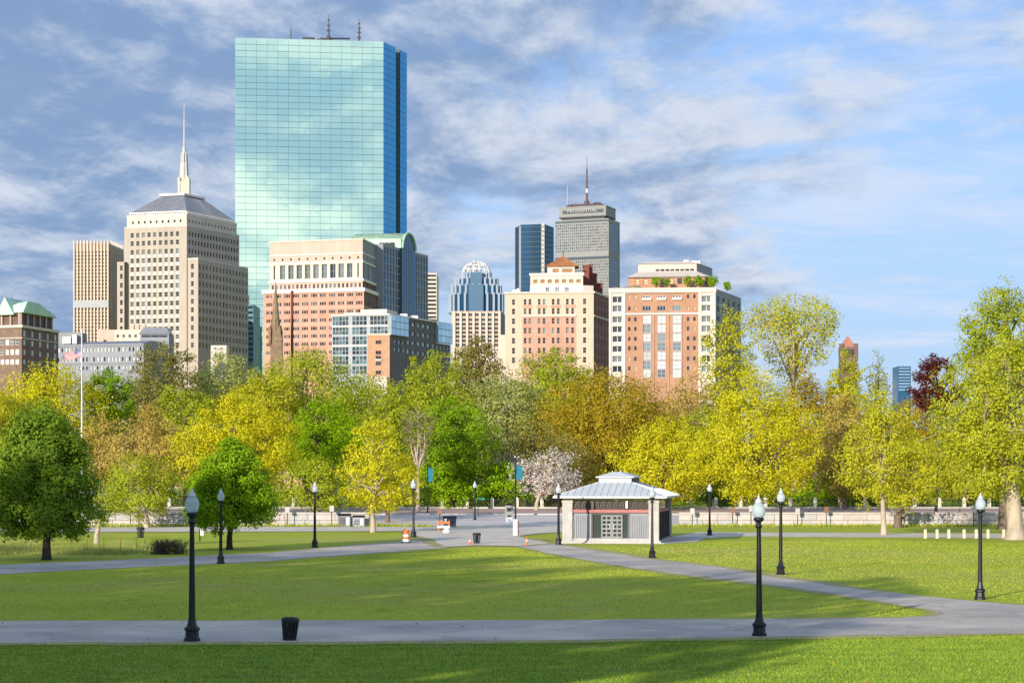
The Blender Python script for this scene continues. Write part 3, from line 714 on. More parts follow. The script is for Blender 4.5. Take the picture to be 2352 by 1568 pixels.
def colonnade_block():
    dc = 780.0; A, B = pt(620, 791), pt(833, dc); Cc = pt(878, 812)
    b = Bld('office_block', 'rose brick office block with cream colonnade and pale attic below the glass tower', A, 'office building')
    L = (Vector(B) - Vector(A)).length; zt = Z(548, dc); z = lambda v: Z(v, dc)
    L2 = (Vector(Cc) - Vector(B)).length
    bay = lambda i: 1.9 + (L - 3.8) * i / 10
    e = (A[0] + Cc[0] - B[0], A[1] + Cc[1] - B[1])
    # attic
    b.face(A, B, z(578), zt, PINKST); b.face(B, Cc, z(578), zt, GREYW)  # right side: shadow painted in as grey stone, dark brick below
    # little square windows
    b.face(A, B, z(598), z(578), PINKST, even(11, bay(0), bay(10), 0.75), [(z(593), z(588))], .3, G_DARK, BRICK2, 'plain', True)
    b.face(B, Cc, z(598), z(578), GREYW, even(6, 1.2, L2 - 1.2, .9), [(z(593), z(586))], .3, G_DARK, GREYW, 'plain', True)
    # colonnade
    sx = [(bay(i) - 1.15, bay(i) + 1.15) for i in range(1, 10)] + [(bay(0) - .35, bay(0) + .35), (bay(10) - .35, bay(10) + .35)]
    b.face(A, B, z(641), z(598), PALE, sorted(sx), [(z(636), z(604))], 0.9, G_MID, GMULL, 'grid', True, (G_DARK, 0.2))
    b.face(B, Cc, z(641), z(598), GREYW, even(5, 1.5, L2 - 1.5, 1.7), [(z(636), z(604))], .5, G_BLUE, GREYW, 'grid', True)
    b.face(A, B, z(664), z(641), PINKST, even(22, bay(0) - .7, bay(10) + .7, .95), [(z(659), z(649))], .35, G_DARK, PINKST, 'sash', True, (G_MID, .4))
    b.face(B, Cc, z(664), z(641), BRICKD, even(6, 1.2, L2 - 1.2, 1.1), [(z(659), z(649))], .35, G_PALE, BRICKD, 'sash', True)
    # brick floors, a little wider than the storeys above
    A2, B2, C2 = pt(604.7, 790.2), pt(836, 779.2), pt(884, 812)
    L4 = (Vector(B2) - Vector(A2)).length; L5 = (Vector(C2) - Vector(B2)).length
    rows = sorted((z(v) - .62, z(v) + .62) for v in (676, 695, 714, 733, 752, 769.5, 788, 807))
    sx = []
    for i in range(11):
        c = 2.6 + (L4 - 4.6) * i / 10; sx += [(c - 1.25, c - .62), (c - .42, c + .42), (c + .62, c + 1.25)]
    b.face(A2, B2, 0, z(668), BRICK2, sx, rows, .3, G_DARK, BRICK2, 'plain', True, (G_MID, 0.35))
    b.face(B2, C2, 0, z(668), BRICKD, even(6, 1.4, L5 - 1.2, 1.2), rows, .3, G_PALE, BRICKD, 'plain', True, (G_DARK, 0.3))  # right side's shadow put into a darker brick than the front
    e2 = (A2[0] + C2[0] - B2[0], A2[1] + C2[1] - B2[1])
    b.face(e2, A2, 0, z(668), BRICK2); b.face(e, A, z(668), zt, PINKST); b.wmb(PINKST).quad((*A, zt), (*B, zt), (*Cc, zt), (*e, zt))
    # cornices and pale belt courses
    for v0, v1, k, mm in ((582, 579.5, .25, WHITE), (602, 598.5, .3, WHITE), (645, 640, .55, WHITE), (551, 547.5, .3, PALE)):
        t = (Vector(B) - Vector(A)).normalized(); n = Vector((t.y, -t.x)); s = (Vector(Cc) - Vector(B)).normalized(); sn = Vector((s.y, -s.x))
        m = MB(); q = [Vector(A) + n * k - t * k, Vector(B) + n * k + sn * k, Vector(Cc) + sn * k, Vector(Cc), Vector(B), Vector(A)]
        m.prism([tuple(p) for p in q], z(v0), z(v1)); b.part('cornice', m, mm)
    t = (Vector(B2) - Vector(A2)).normalized(); n = Vector((t.y, -t.x)); s = (Vector(C2) - Vector(B2)).normalized(); sn = Vector((s.y, -s.x))
    for v0, v1, k in ((669, 661, .5), (705.5, 703.5, .08), (743, 741, .08), (779.5, 777.5, .08)):
        m = MB(); q = [Vector(A2) + n * k - t * k, Vector(B2) + n * k + sn * k, Vector(C2) + sn * k, Vector(C2) - sn * 1.2 if v0 == 669 else Vector(C2), Vector(B2) - sn * 1.2 - n * 1.2 if v0 == 669 else Vector(B2), Vector(A2) - n * 1.2 if v0 == 669 else Vector(A2)]
        m.prism([tuple(p) for p in q], z(v0), z(v1)); b.part('belt_course', m, WHITE if v0 == 669 else PINKST)
    p = Vector(Cc) + sn * .2; m = MB(); m.box(p.x - 1.1, p.x + .3, p.y - .8, p.y + .5, z(640), z(556)); b.part('corner_pier', m, WHITE)
    m = MB(); x = X(800, 800)
    for k in range(5): m.box(x - 2 + k * .9, x - 1.4 + k * .9, 799, 801, zt - .3, zt + .8 + .5 * (k % 2))
    b.part('roof_fan', m, DARKM)
    b.finish()
colonnade_block()

def vault_block():
    C1, C2 = pt(880, 800), pt(983, 842)
    b = Bld('vaulted_block', 'dark glass office wing with green copper barrel roof and arched gable end', C1, 'office building')
    L = (Vector(C2) - Vector(C1)).length; t = (Vector(C2) - Vector(C1)).normalized(); n = Vector((t.y, -t.x))
    zt = Z(560, 800); w = Vector((-1, 0.12)).normalized() * 22
    E1, E2 = tuple(Vector(C1) + w), tuple(Vector(C2) + w)
    fl = 3.3; rows = sorted((zt - 1.2 - fl * (i + 1) + .5, zt - 1.2 - fl * i) for i in range(24))
    b.face(C1, C2, 0, zt, GREYW, even(16, 1.4, L - 1.4, 1.9), rows, .25, G_BLUE, GREYW, 'plain', False, (G_DARK, .3))
    b.face(E1, C1, 0, zt, GREYW); b.face(C2, E2, 0, zt, GREYW); b.wmb(GREYW).quad((*C1, zt), (*C2, zt), (*E2, zt), (*E1, zt))
    # arched middle bay and its barrel roof
    a0, a1 = Vector(C1) + t * L * .36 + n * .9, Vector(C1) + t * L * .66 + n * .9; r = (a1 - a0).length / 2; cz = Z(533, 817) - r
    N = 14; mid = (a0 + a1) / 2
    arc = [(mid - t * r * math.cos(math.pi * i / N), cz + r * math.sin(math.pi * i / N)) for i in range(N + 1)]
    m = MB(); vs_ = [(a0.x, a0.y, 0), (a1.x, a1.y, 0)] + [(p.x, p.y, z_) for p, z_ in reversed(arc)]
    m.add(vs_, [tuple(range(len(vs_)))]); bay = b.part('arched_bay', m, G_BLUE)
    m = MB()
    for i in range(1, 8):
        s = -1 + i / 4; p = mid + t * r * s + n * .05; zz_ = cz + r * math.sqrt(max(0, 1 - s * s)); m.tube((p.x, p.y, 20), (p.x, p.y, zz_), .14, .14, 4)
    for i in range(22):
        z_ = cz - i * fl; m.tube((a0.x + n.x * .06, a0.y + n.y * .06, z_), (a1.x + n.x * .06, a1.y + n.y * .06, z_), .14, .14, 4)
    tag(m.build('mullion', GREYW, bay), kind='stuff')
    m = MB()
    for (p, z_), (q, y_) in zip(arc, arc[1:]):
        p2, q2 = p + n * .35, q + n * .35; k = 1.09
        m.add([(p2.x, p2.y, z_), (q2.x, q2.y, y_), (q2.x + w.x, q2.y + w.y, y_), (p2.x + w.x, p2.y + w.y, z_)], [(0, 1, 2, 3), (3, 2, 1, 0)])
    b.part('barrel_roof', m, COPPER)
    m = MB()
    for (p, z_), (q, y_) in zip(arc, arc[1:]):
        m.tube((p.x + n.x * .3, p.y + n.y * .3, z_), (q.x + n.x * .3, q.y + n.y * .3, y_), .45, .45, 5)
    b.part('gable_rim', m, COPPER)
    m = MB(); q = a0 - t * .3
    for k in range(3):
        c = Vector(C1) + w * (.12 + .1 * k) + t * L * .33; m.box(c.x - .9, c.x + .9, c.y - .4, c.y + .3, zt + .6, zt + 2.2)
    b.part('roof_vent', m, DARKM)
    m = MB(); m.prism([tuple(a0), tuple(a0 + w), tuple(a0 + w - t * .8), tuple(a0 - t * .8)], zt, cz + r * .55); b.part('eave_wall', m, COPPER)
    b.finish()
vault_block()

def strip_block(u0, u1, v0, v1, d, name, label, wallm, glassm, fl, cat='building', depth=25, frac=.5, single=True):
    A, B = pt(u0, d), pt(u1, d); b = Bld(name, label, A, cat); zt = Z(v0, d); L = B[0] - A[0]
    n = int((v1 - v0) / fl); h = px(fl, d)
    sz = sorted((zt - h * (i + 1) + h * .1, zt - h * (i + 1) + h * (.1 + frac)) for i in range(n))
    b.face(A, B, 0, zt, wallm, [(L * .06, L * .94)], sz, .4, glassm, wallm, 'plain', single, wname='window_strip')
    e0, e1 = behind(A, B, depth); b.face(B, e0, 0, zt, wallm); b.face(e0, e1, 0, zt, wallm); b.face(e1, A, 0, zt, wallm); b.wmb(wallm).quad((*A, zt), (*B, zt), (*e0, zt), (*e1, zt))
    return b
strip_block(981, 1003, 627, 800, 900, 'slab_block', 'narrow cream slab building with dark strip windows beside the vaulted block', PALE, G_DARK, 9.5).finish()
strip_block(566, 582, 698, 830, 950, 'glass_slab', 'dark narrow glass building peeking out beside the spire tower', MULL, G_BLUE, 12).finish()
strip_block(2062, 2092, 841, 900, 1800, 'distant_tower', 'small blue glass tower far off beside the dark red tree', G_BLUE, G_SKY, 7).finish()
def glass_office():
    A, B, Cc = pt(762, 564), pt(893, 560), pt(1034, 596)
    b = Bld('glass_office', 'low glass office with gridded curtain wall and cream roof storey above the trees', A, 'office building')
    OFFB = mat('shaded_brick', (.15, .135, .14), .85, var=.15, scale=.6); d = 561.0; z = lambda v: Z(v, d); L = (Vector(B) - Vector(A)).length; zt = z(724)  # side brick is dark because its shade is put into the colour
    t = (Vector(B) - Vector(A)).normalized(); n = Vector((t.y, -t.x)); s = (Vector(Cc) - Vector(B)).normalized(); sn = Vector((s.y, -s.x)); L2 = (Vector(Cc) - Vector(B)).length
    rows = [(z(745.5), z(736.5)), (z(735.5), z(726))] + [(z(767), z(758.5)), (z(757.5), z(750.5))] + [(z(790), z(781)), (z(780), z(772))] + [(z(813), z(805)), (z(804), z(796))] + [(z(835), z(827)), (z(826), z(817))] + [(z(858), z(850)), (z(849), z(840))]
    cols = []
    for u0, u1, k in ((764, 801, 5), (809, 843, 4), (850, 891, 5)):
        for i in range(k):
            a = (u0 - 762 + (u1 - u0) * (i + .08) / k) / 131 * L; c = (u0 - 762 + (u1 - u0) * (i + .92) / k) / 131 * L; cols.append((a, c))
    b.face(A, B, 0, zt, GMULL, cols, sorted(rows), .18, G_GREEN, GMULL, 'plain', True, (G_DARK, .35), 'pane')
    for v0, v1 in ((749.5, 746.5), (794, 791.5)):
        m = MB(); m.prism([tuple(Vector(A) + n * .15), tuple(Vector(B) + n * .15), tuple(B), tuple(A)], z(v0), z(v1)); b.part('floor_band', m, WHITE)
    # right side: glazed corner box, brick and windows, second glazed box
    w1, w2 = L2 * .27, L2 * .75
    P = lambda f, e=0.0: tuple(Vector(B) + s * f + sn * e)
    def skybox(f0, f1, va, vb, dd):
        m = MB(); zz = lambda v: Z(v, dd); m.prism([P(f0, .8), P(f1, .8), P(f1, -.5), P(f0, -.5)], zz(vb), zz(va)); o = b.part('glazed_box', m, GMULL)
        for i in range(4):
            for j in range(3):
                q = MB(); a, c = f0 + (f1 - f0) * (i + .03) / 4, f0 + (f1 - f0) * (i + .97) / 4; z0 = zz(vb) + (zz(va) - zz(vb)) * (j + .06) / 3; z1 = zz(vb) + (zz(va) - zz(vb)) * (j + .94) / 3
                q.prism([P(a, .86), P(c, .86), P(c, .8), P(a, .8)], z0, z1); q.build('pane', G_SKY, o)
    skybox(.1, w1, 726, 772, 566); skybox(w2, L2, 741, 787, 590)
    zb = Z(735, 580)
    rowb = [(Z(v + 4.5, 578) , Z(v - 4.5, 578)) for v in (748, 769, 790, 811)]
    b.face(B, tuple(Vector(B) + s * w1), 0, Z(772, 566), OFFB, even(4, 1.3, w1 - 1.3, 1.5), sorted((Z(v + 5, 566), Z(v - 4, 566)) for v in (785, 803)), .3, G_PALE, OFFB, 'sash', True, (G_SKY, .5))
    b.face(tuple(Vector(B) + s * w1), tuple(Vector(B) + s * w2), 0, zb, OFFB, even(6, 1.5, w2 - w1 - 1.3, 1.9), sorted(rowb), .3, G_PALE, OFFB, 'sash', True, (G_SKY, .35))
    b.face(tuple(Vector(B) + s * w2), Cc, 0, Z(789, 590), OFFB, even(4, 1.3, L2 - w2 - 1.2, 1.4), [(Z(803, 590), Z(794, 590))], .3, G_PALE, OFFB, 'sash', True)
    e = (A[0] + Cc[0] - B[0], A[1] + Cc[1] - B[1]); b.face(e, A, 0, zt, GMULL)
    b.wmb(GMULL).quad((A[0], A[1], zt), (B[0], B[1], zt), (Cc[0], Cc[1], zt), (e[0], e[1], zt))
    m = MB(); m.prism([tuple(Vector(A) + n * .4), tuple(Vector(B) + n * .4 + sn * .4), tuple(Vector(Cc) + sn * .4), tuple(Vector(e))], zt + .003, zt + .35); b.part('cornice', m, WHITE)
    a, c = Vector(A) + t * L * .45 - n * 3, Vector(B) - n * 3 - t * 1.5
    m = MB(); m.prism([tuple(a), tuple(c), tuple(c - n * 10), tuple(a - n * 10)], zt, z(708)); m.prism([tuple(a - t * 5), tuple(a), tuple(a - n * 9), tuple(a - n * 9 - t * 5)], zt, z(715)); b.part('roof_storey', m, PALE)
    for k in range(4):
        p = Vector(B) + s * (w1 + 3 + k * 3.4) - sn * 4; m = MB(); m.box(p.x - 1, p.x + 1, p.y - 1.2, p.y + 1.2, zt - 1, zt + 1.2 + .5 * (k % 2)); b.part('roof_unit', m, LIGHTM)
    b.finish()
glass_office()

def brick_pavilion():
    d = 520.0; A, B = pt(844, d), pt(895, d - .5); Cc = pt(901, d + 14)
    b = Bld('brick_house', 'narrow orange brick apartment house with paired dark windows in front of the glass office', A, 'building')
    z = lambda v: Z(v, d); L = (Vector(B) - Vector(A)).length; zt = z(769)
    rows = sorted((z(v + 4.5), z(v - 4)) for v in (785.5, 809.5, 821, 834.5, 855))
    b.face(A, B, 0, zt, mat('tan_brick', (.44, .26, .16), .9, var=.12, scale=.6), [(L * .37, L * .62)], rows, .3, G_DARK, BRICKD, 'pair', True)
    b.face(B, Cc, 0, zt, BRICKD, even(3, 2, 12, 1.3), rows, .3, G_DARK, BRICKD, 'sash', True)
    e0, e1 = behind(A, B, 14); b.face(e1, A, 0, zt, BRICK); b.wmb(BRICK).quad((*A, zt), (*B, zt), (*Cc, zt), (*e1, zt))
    m = MB(); m.prism([(A[0] - .15, A[1] - .15), (B[0] + .15, B[1] - .15), (B[0] + .15, B[1] + .3), (A[0] - .15, A[1] + .3)], zt - .1, zt + .35); b.part('coping', m, PALE)
    m = MB(); m.box(A[0] + L * .36, A[0] + L * .63, d - .75, d - .65, z(828), z(825)); b.part('balcony', m, WHITE)
    m = MB(); m.prism([(A[0] + 1, d - 3), (B[0] - .5, d - 3), (B[0] - .5, d - .8), (A[0] + 1, d - .8)], 0, z(866)); b.part('porch', m, PALE)
    b.finish()
brick_pavilion()

def church():
    d = 620.0; cx = X(633, d); z = lambda v: Z(v, d)
    BS = mat('brownstone', (0.22, 0.155, 0.095), .9, var=.3, scale=.5, bump=.4, bscale=2)
    r = thing('church_spire', 'slender brownstone church spire with pinnacles against the rose brick block', 'spire', (cx, d, 0))
    m = MB(); m.prism(oct_((cx, d), px(15, d), 4, ph=.785), 0, z(775)); m.build('tower', BS, r)
    m = MB(); m.loft(oct_((cx, d), px(13, d), 8), z(775), oct_((cx, d), px(1.2, d), 8), z(652)); m.build('spire', BS, r)
    m = MB(); m.tube((cx, d, z(652)), (cx, d, z(644)), .09, .05, 5); m.tube((cx - .5, d, z(648)), (cx + .5, d, z(648)), .06, .06, 4); m.build('cross', DARKM, r)
    for q in oct_((cx, d), px(16, d), 4, ph=.785):
        m = MB(); m.loft(oct_(q, .55, 6), z(790), oct_(q, .5, 6), z(765)); m.loft(oct_(q, .65, 6), z(765), oct_(q, .04, 6), z(745)); m.build('pinnacle', BS, r)
    for k in range(4):
        f = k * math.pi / 2; q = (cx + px(9.5, d) * math.cos(f), d + px(9.5, d) * math.sin(f)); m = MB(); m.loft(oct_(q, .8, 4, ph=.785), z(778), oct_(q, .05, 4, ph=.785), z(735)); m.build('dormer', BS, r)
    x = X(643, d); m = MB(); m.loft(oct_((x, d - 4), 1.9, 4, ph=.785), 0, oct_((x, d - 4), 1.7, 4, ph=.785), z(785)); m.loft(oct_((x, d - 4), 2.0, 4, ph=.785), z(785), oct_((x, d - 4), .1, 4), z(752)); m.build('stair_turret', BS, r)
    x = X(671, 630); r2 = thing('chimney_stack', 'thin dark red brick chimney rising in front of the rose brick block', 'chimney', (x, 630, 0))
    m = MB(); m.prism(oct_((x, 630), .42, 8), 0, Z(671, 630)); m.build('shaft', mat('dark_red_brick', (.16, .05, .035), .9), r2); m = MB(); m.prism(oct_((x, 630), .55, 8), Z(671, 630), Z(668, 630)); m.build('cap', DARKM, r2)
church()

def copper_roof_house():
    d = 420.0; A, B, Cc = pt(-40, d + 3), pt(50, d), pt(134, d + 16)
    b = Bld('copper_roof_house', 'dark brick apartment house with green copper roof and rows of white windows', A, 'building')
    z = lambda v: Z(v, d); zt = z(748); L1 = (Vector(B) - Vector(A)).length; L2 = (Vector(Cc) - Vector(B)).length
    BR = mat('brown_brick', (.20, .13, .10), .9, var=.2, scale=.7)
    rows = [(z(791.5), z(778.5)), (z(814), z(801)), (z(836), z(824))]
    b.face(A, B, 0, zt, BR, even(7, 1.2, L1 - 1.2, 1.0), sorted(rows), .25, G_PALE, WHITE, 'sash', True, (G_MID, .35))
    rows2 = [(z(772), z(757))] + rows
    b.face(B, Cc, 0, zt, BRICKD, even(5, 1.4, L2 - 1.2, 1.15), sorted(rows2), .25, G_PALE, WHITE, 'sash', True, (G_SKY, .3))  # side turned from the sun: shade painted as darker brick
    e = (A[0] + Cc[0] - B[0], A[1] + Cc[1] - B[1]); b.face(Cc, e, 0, zt, BRICKD); b.face(e, A, 0, zt, BR)
    t = (Vector(B) - Vector(A)).normalized(); n = Vector((t.y, -t.x)); s = (Vector(Cc) - Vector(B)).normalized(); sn = Vector((s.y, -s.x))
    for v0, v1, k, mm in ((752, 746, .35, PALE), (776.5, 774.5, .15, PALE)):
        m = MB(); m.prism([tuple(Vector(A) + n * k), tuple(Vector(B) + n * k + sn * k), tuple(Vector(Cc) + sn * k), tuple(Cc), tuple(B), tuple(A)], z(v0), z(v1)); b.part('cornice', m, mm)
    # loggia storey set back under the roof
    i0 = [tuple(Vector(A) - n * 1.0), tuple(Vector(B) - n * 1.0 - sn * 1.0), tuple(Vector(Cc) - sn * 1.0 - s * 1.5), tuple(Vector(e) + Vector((.5, -.5)))]
    m = MB(); m.prism(i0, zt, z(716)); b.part('loggia_wall', m, BRICKD)
    for k in range(6):
        p = Vector(i0[1]) + (Vector(i0[2]) - Vector(i0[1])) * k / 5 + sn * .25; m = MB(); m.prism(oct_(tuple(p), .22, 6), zt, z(717)); b.part('post', m, PINKST)
    for k in range(4):
        p = Vector(i0[0]) + (Vector(i0[1]) - Vector(i0[0])) * (k + 1) / 4 + n * .25; m = MB(); m.prism(oct_(tuple(p), .25, 6), zt, z(717)); b.part('post', m, PINKST)
    for k in range(5):
        p = Vector(i0[1]) + (Vector(i0[2]) - Vector(i0[1])) * (k + .5) / 5 + sn * .05; ang = math.atan2(s.y, s.x)
        obj('window', winmesh(1.15, z(724) - z(744), 'pair', G_DARK, BRICKD), b.root, Vector((p.x, p.y, z(744))) - wl(b.root), (0, 0, ang))
    ov = [tuple(Vector(A) - n * .2), tuple(Vector(B) + sn * .2 - n * .2), tuple(Vector(Cc) + sn * .2 - s * .8), e]
    m = MB(); m.loft(ov, z(717), [lerp2(ov[0], ov[3], .45), lerp2(ov[1], ov[2], .12), lerp2(ov[1], ov[2], .45), lerp2(ov[0], ov[3], .55)], z(690)); b.part('roof', m, COPPER)
    g = Vector(B) - t * 4.0 + n * .3; m = MB(); w = 2.2
    m.add([(g.x - t.x * w, g.y - t.y * w, z(722)), (g.x + t.x * w, g.y + t.y * w, z(722)), (g.x, g.y, z(681)), (g.x - n.x * 9, g.y - n.y * 9, z(684)), (g.x - t.x * w - n.x * 6, g.y - t.y * w - n.y * 6, z(720)), (g.x + t.x * w - n.x * 6, g.y + t.y * w - n.y * 6, z(720))], [(0, 1, 2), (1, 5, 3, 2), (0, 2, 3, 4)]); b.part('gable', m, COPPER)
    p = Vector(Cc) - s * 2.2 - sn * 1.5; m = MB(); m.box(p.x - .7, p.x + .7, p.y - .6, p.y + .6, z(720), z(706)); m.box(p.x + .3, p.x + .65, p.y - .2, p.y + .2, z(706), z(701)); b.part('chimney', m, BRICKD)
    m = MB()
    for q in (-3.2, -5.5): g2 = Vector(B) + t * q; m.tube((g2.x, g2.y + 3, z(700)), (g2.x, g2.y + 3, z(668)), .05, .03, 4)
    b.part('aerial', m, DARKM)
    b.finish()
copper_roof_house()

def grey_row():
    d = 480.0; A, B = pt(128, d + 8), pt(330, d + 2)
    b = Bld('grey_row_building', 'long blue grey stone building with narrow windows behind the flagpole', A, 'building')
    z = lambda v: Z(v, d); zt = z(787); L = (Vector(B) - Vector(A)).length
    b.face(A, B, 0, zt, GREYW, even(24, .8, L - .8, .42), sorted([(z(804.5), z(795)), (z(827), z(817)), (z(846), z(838))]), .25, G_PALE, GREYW, 'plain', True, (G_DARK, .25))
    e0, e1 = behind(A, B, 14); b.face(B, e0, 0, zt, GREYW); b.face(e1, A, 0, zt, GREYW); b.face(e0, e1, 0, zt, GREYW)
    m = MB(); m.loft([A, B, e0, e1], zt + .003, [lerp2(A, e1, .35), lerp2(B, e0, .35), lerp2(e0, B, .3), lerp2(e1, A, .3)], zt + 1.0); b.part('roof', m, SLATE)
    for v in (791, 832.5):
        m = MB(); m.prism([(A[0], A[1] - .3), (B[0], B[1] - .3), B, A], z(v), z(v - 2)); b.part('belt_course', m, SLATE)
    m = MB(); x0, x1 = X(128, d + 6), X(182, d + 6); m.box(x0, x1, d + 9, d + 15, zt + .2, z(757)); b.part('penthouse', m, CONC)
    m = MB(); m.box(X(128, d), X(146, d), d + 7.5, d + 9, zt + .3, z(768)); m.box(X(150, d), X(160, d), d + 7.5, d + 9, zt + .3, z(763)); b.part('roof_unit', m, LIGHTM)
    b.finish()
    dd = 620.0; A, B = pt(226, dd), pt(330, dd)
    c = Bld('cream_house', 'cream house with a chimney cluster at the foot of the spire tower', A, 'building')
    z = lambda v: Z(v, dd); L = B[0] - A[0]
    c.face(A, pt(262, dd), 0, z(757), PINKST, [(1.6, 2.6)], [(z(790), z(780))], .3, G_DARK, PINKST, 'sash', True)
    c.face(pt(262, dd), B, 0, z(757), PALE, even(4, 1.2, px(68, dd) - 2.5, .8), [(z(775), z(768)), (z(790), z(783))][::-1], .3, G_DARK, PALE, 'sash', True)
    e0, e1 = behind(A, B, 12); c.face(B, e0, 0, z(757), PALE); c.face(e1, A, 0, z(757), PALE); c.wmb(PALE).quad((*A, z(757)), (*B, z(757)), (*e0, z(757)), (*e1, z(757)))
    for u in (300, 312, 326):
        m = MB(); m.box(X(u, dd) - .6, X(u, dd) + .6, dd + 2, dd + 3.5, z(757), z(744)); c.part('chimney', m, PINKST)
    c.finish()
    A, B = pt(322, 600), pt(388, 600); c = Bld('mansard_house', 'low house with blue slate mansard and dark ribbon window', A, 'building'); z = lambda v: Z(v, 600)
    L = B[0] - A[0]; c.face(A, B, 0, z(767), GREYW, [(L * .05, L * .95)], [(z(775), z(769))], .3, G_DARK, GREYW, 'triple', True)
    e0, e1 = behind(A, B, 9); c.face(B, e0, 0, z(767), GREYW); c.face(e1, A, 0, z(767), GREYW); m = MB(); q = [A, B, e0, e1]; m.loft([(A[0] - .4, A[1] - .4), (B[0] + .4, B[1] - .4), e0, e1], z(767), shrink(q, .8), z(751)); c.part('roof', m, SLATE); c.finish()
    A, B = pt(484, 640), pt(520, 640); c = Bld('small_pale_house', 'small pale penthouse just above the trees right of the spire tower', A, 'building'); z = lambda v: Z(v, 640)
    L = B[0] - A[0]; c.face(A, B, 0, z(795), PALE, even(2, 1.5, L - 1.5, .9), [(z(803), z(798))], .2, G_DARK, WHITE, 'sash', True); e0, e1 = behind(A, B, 6); c.face(B, e0, 0, z(795), PALE); c.face(e1, A, 0, z(795), PALE); m = MB(); m.prism([A, B, e0, e1], z(795), z(793)); c.part('roof', m, WHITE); c.finish()
grey_row()

def crown_tower():
    d = 1500.0; cx = X(1093, d); cy = d + 22; z = lambda v: Z(v, d)
    GB = mat('silver_blue_fin', (.30, .35, .40), .35, metal=.3, var=.06, scale=.1)
    b = Bld('crown_tower', 'blue grey glass tower with stepped shoulders and open white ribbed crown', (cx, cy), 'skyscraper')
    def tier(hw, v0, v1, k, fins=22):
        r_ = px(hw, d); poly = oct_((cx, cy), r_, fins, 1.0, .62); m = MB(); m.prism(poly, z(v1), z(v0)); b.part('tier', m, G_BLUE)
        m = MB()
        for q in oct_((cx, cy), r_ * 1.005, fins, 1, .62): m.box(q[0] - .8, q[0] + .8, q[1] - .8, q[1] + .8, z(v1), z(v0) + 1.2)
        tag(b.part('fin', m, GB), kind='stuff')
    tier(62, 672, 712, 0); tier(57, 652, 672, 0); tier(49, 636, 652, 0); tier(34, 622, 636, 0)
    m = MB(); w = px(17, d); m.box(cx - w, cx + w, cy - px(62, d) * .66, cy, z(712), z(650)); m.box(cx - w * .8, cx + w * .8, cy - px(60, d) * .6, cy, z(650), z(622)); b.part('centre_bay', m, glass('steel_glass', (.16, .26, .32), .7, .08, .6))
    m = MB(); hh = z(594) - z(622)
    for i in range(14):
        a = 2 * math.pi * i / 14; pr = None
        for k in range(9):
            e = k / 8 * math.pi / 2; q = (cx + px(33, d) * math.cos(e) * math.cos(a), cy + px(33, d) * .62 * math.cos(e) * math.sin(a), z(622) + hh * math.sin(e))
            if pr: m.tube(pr, q, .38, .38, 4)
            pr = q
    for f in (.35, .7):
        ring = oct_((cx, cy), px(33, d) * math.cos(math.asin(f)), 18, 1, .62)
        for p, q in zip(ring, ring[1:] + ring[:1]): m.tube((*p, z(622) + hh * f), (*q, z(622) + hh * f), .4, .4, 4)
    m.tube((cx - 2, cy, z(600)), (cx - 2, cy, z(588)), .4, .2, 5); m.box(cx - 3, cx + .5, cy - 2, cy + 2, z(645), z(606)); b.part('crown', m, WHITE)
    m = MB(); m.prism(oct_((cx, cy), px(64, d), 22, 1, .62), z(716), z(712)); b.part('cornice', m, MULL)
    A, B = pt(1037, d - 6), pt(1151, d - 6); L = B[0] - A[0]; zt = z(716)
    b.face(A, B, 0, zt, PINKST, even(7, L * .12, L * .90, 3.3), sorted((z(v + 3.6), z(v - 3)) for v in (724, 735.5, 745.5, 755, 764.5, 774, 783.5, 793)), .6, G_DARK, PINKST, 'pair', True)
    e = pt(1160, d + 30); b.face(B, e, 0, zt, GREYW, even(3, 8, 26, 4), sorted((z(v + 3.6), z(v - 3)) for v in (724, 735.5, 745.5, 755, 764.5, 774)), .5, G_DARK, GREYW, 'plain', True)
    f = (A[0], A[1] + 36); b.face(f, A, 0, zt, PINKST); b.wmb(PINKST).quad((*A, zt), (*B, zt), (*e, zt), (*f, zt))
    for i in range(8):
        x = A[0] + L * (.055 + .13 * i); m = MB(); m.box(x - .9, x + .9, d - 7, d - 6, 0, zt - .5); b.part('pier', m, PALE)
    b.finish()
crown_tower()

def blue_tower():
    d = 1400.0; z = lambda v: Z(v, d); P = [pt(1184, d + 8), pt(1197, d), pt(1243, d - 3), pt(1251, d - 3), pt(1271, d + 6), pt(1268, d + 40), pt(1188, d + 40)]
    r = thing('blue_glass_tower', 'dark blue glass tower with pale vertical strip beside the grey tower', 'skyscraper', (*P[0], 0)); zt = z(516)
    m = MB(); m.prism(P, 0, [z(520), zt, zt, zt, z(520), z(522), z(522)]); m.build('curtain_wall', G_BLUE, r)
    m = MB()
    for a, c, k in ((P[0], P[1], 4), (P[1], P[2], 9), (P[3], P[4], 5)):
        t = (Vector(c) - Vector(a)).normalized(); n = Vector((t.y, -t.x))
        for i in range(k + 1):
            p = Vector(a).lerp(Vector(c), i / k) + n * .1; m.tube((p.x, p.y, 30), (p.x, p.y, z(519)), .22, .22, 4)
        for j in range(52):
            zz = z(522) - j * 3.5; p, q = Vector(a) + n * .1, Vector(c) + n * .1; m.tube((p.x, p.y, zz), (q.x, q.y, zz), .28, .28, 4)
    tag(m.build('mullion', DMULL, r), kind='stuff')
    m = MB(); m.box(P[2][0], P[3][0], P[2][1] - .5, P[2][1], 30, zt - .5); o = m.build('pale_strip', GREYW, r)
    m = MB()
    for j in range(60): m.box(P[2][0] + .4, P[3][0] - .4, P[2][1] - .7, P[2][1] - .5, z(520) - j * 3.2, z(520) - j * 3.2 + 1.6)
    tag(m.build('spandrel_panel', PALE, o), kind='stuff')
    x = P[1][0]; m = MB(); m.box(x - 1.6, x, P[1][1] - .7, P[1][1] + 1, 30, zt - 1); m.build('pale_strip', GREYW, r)
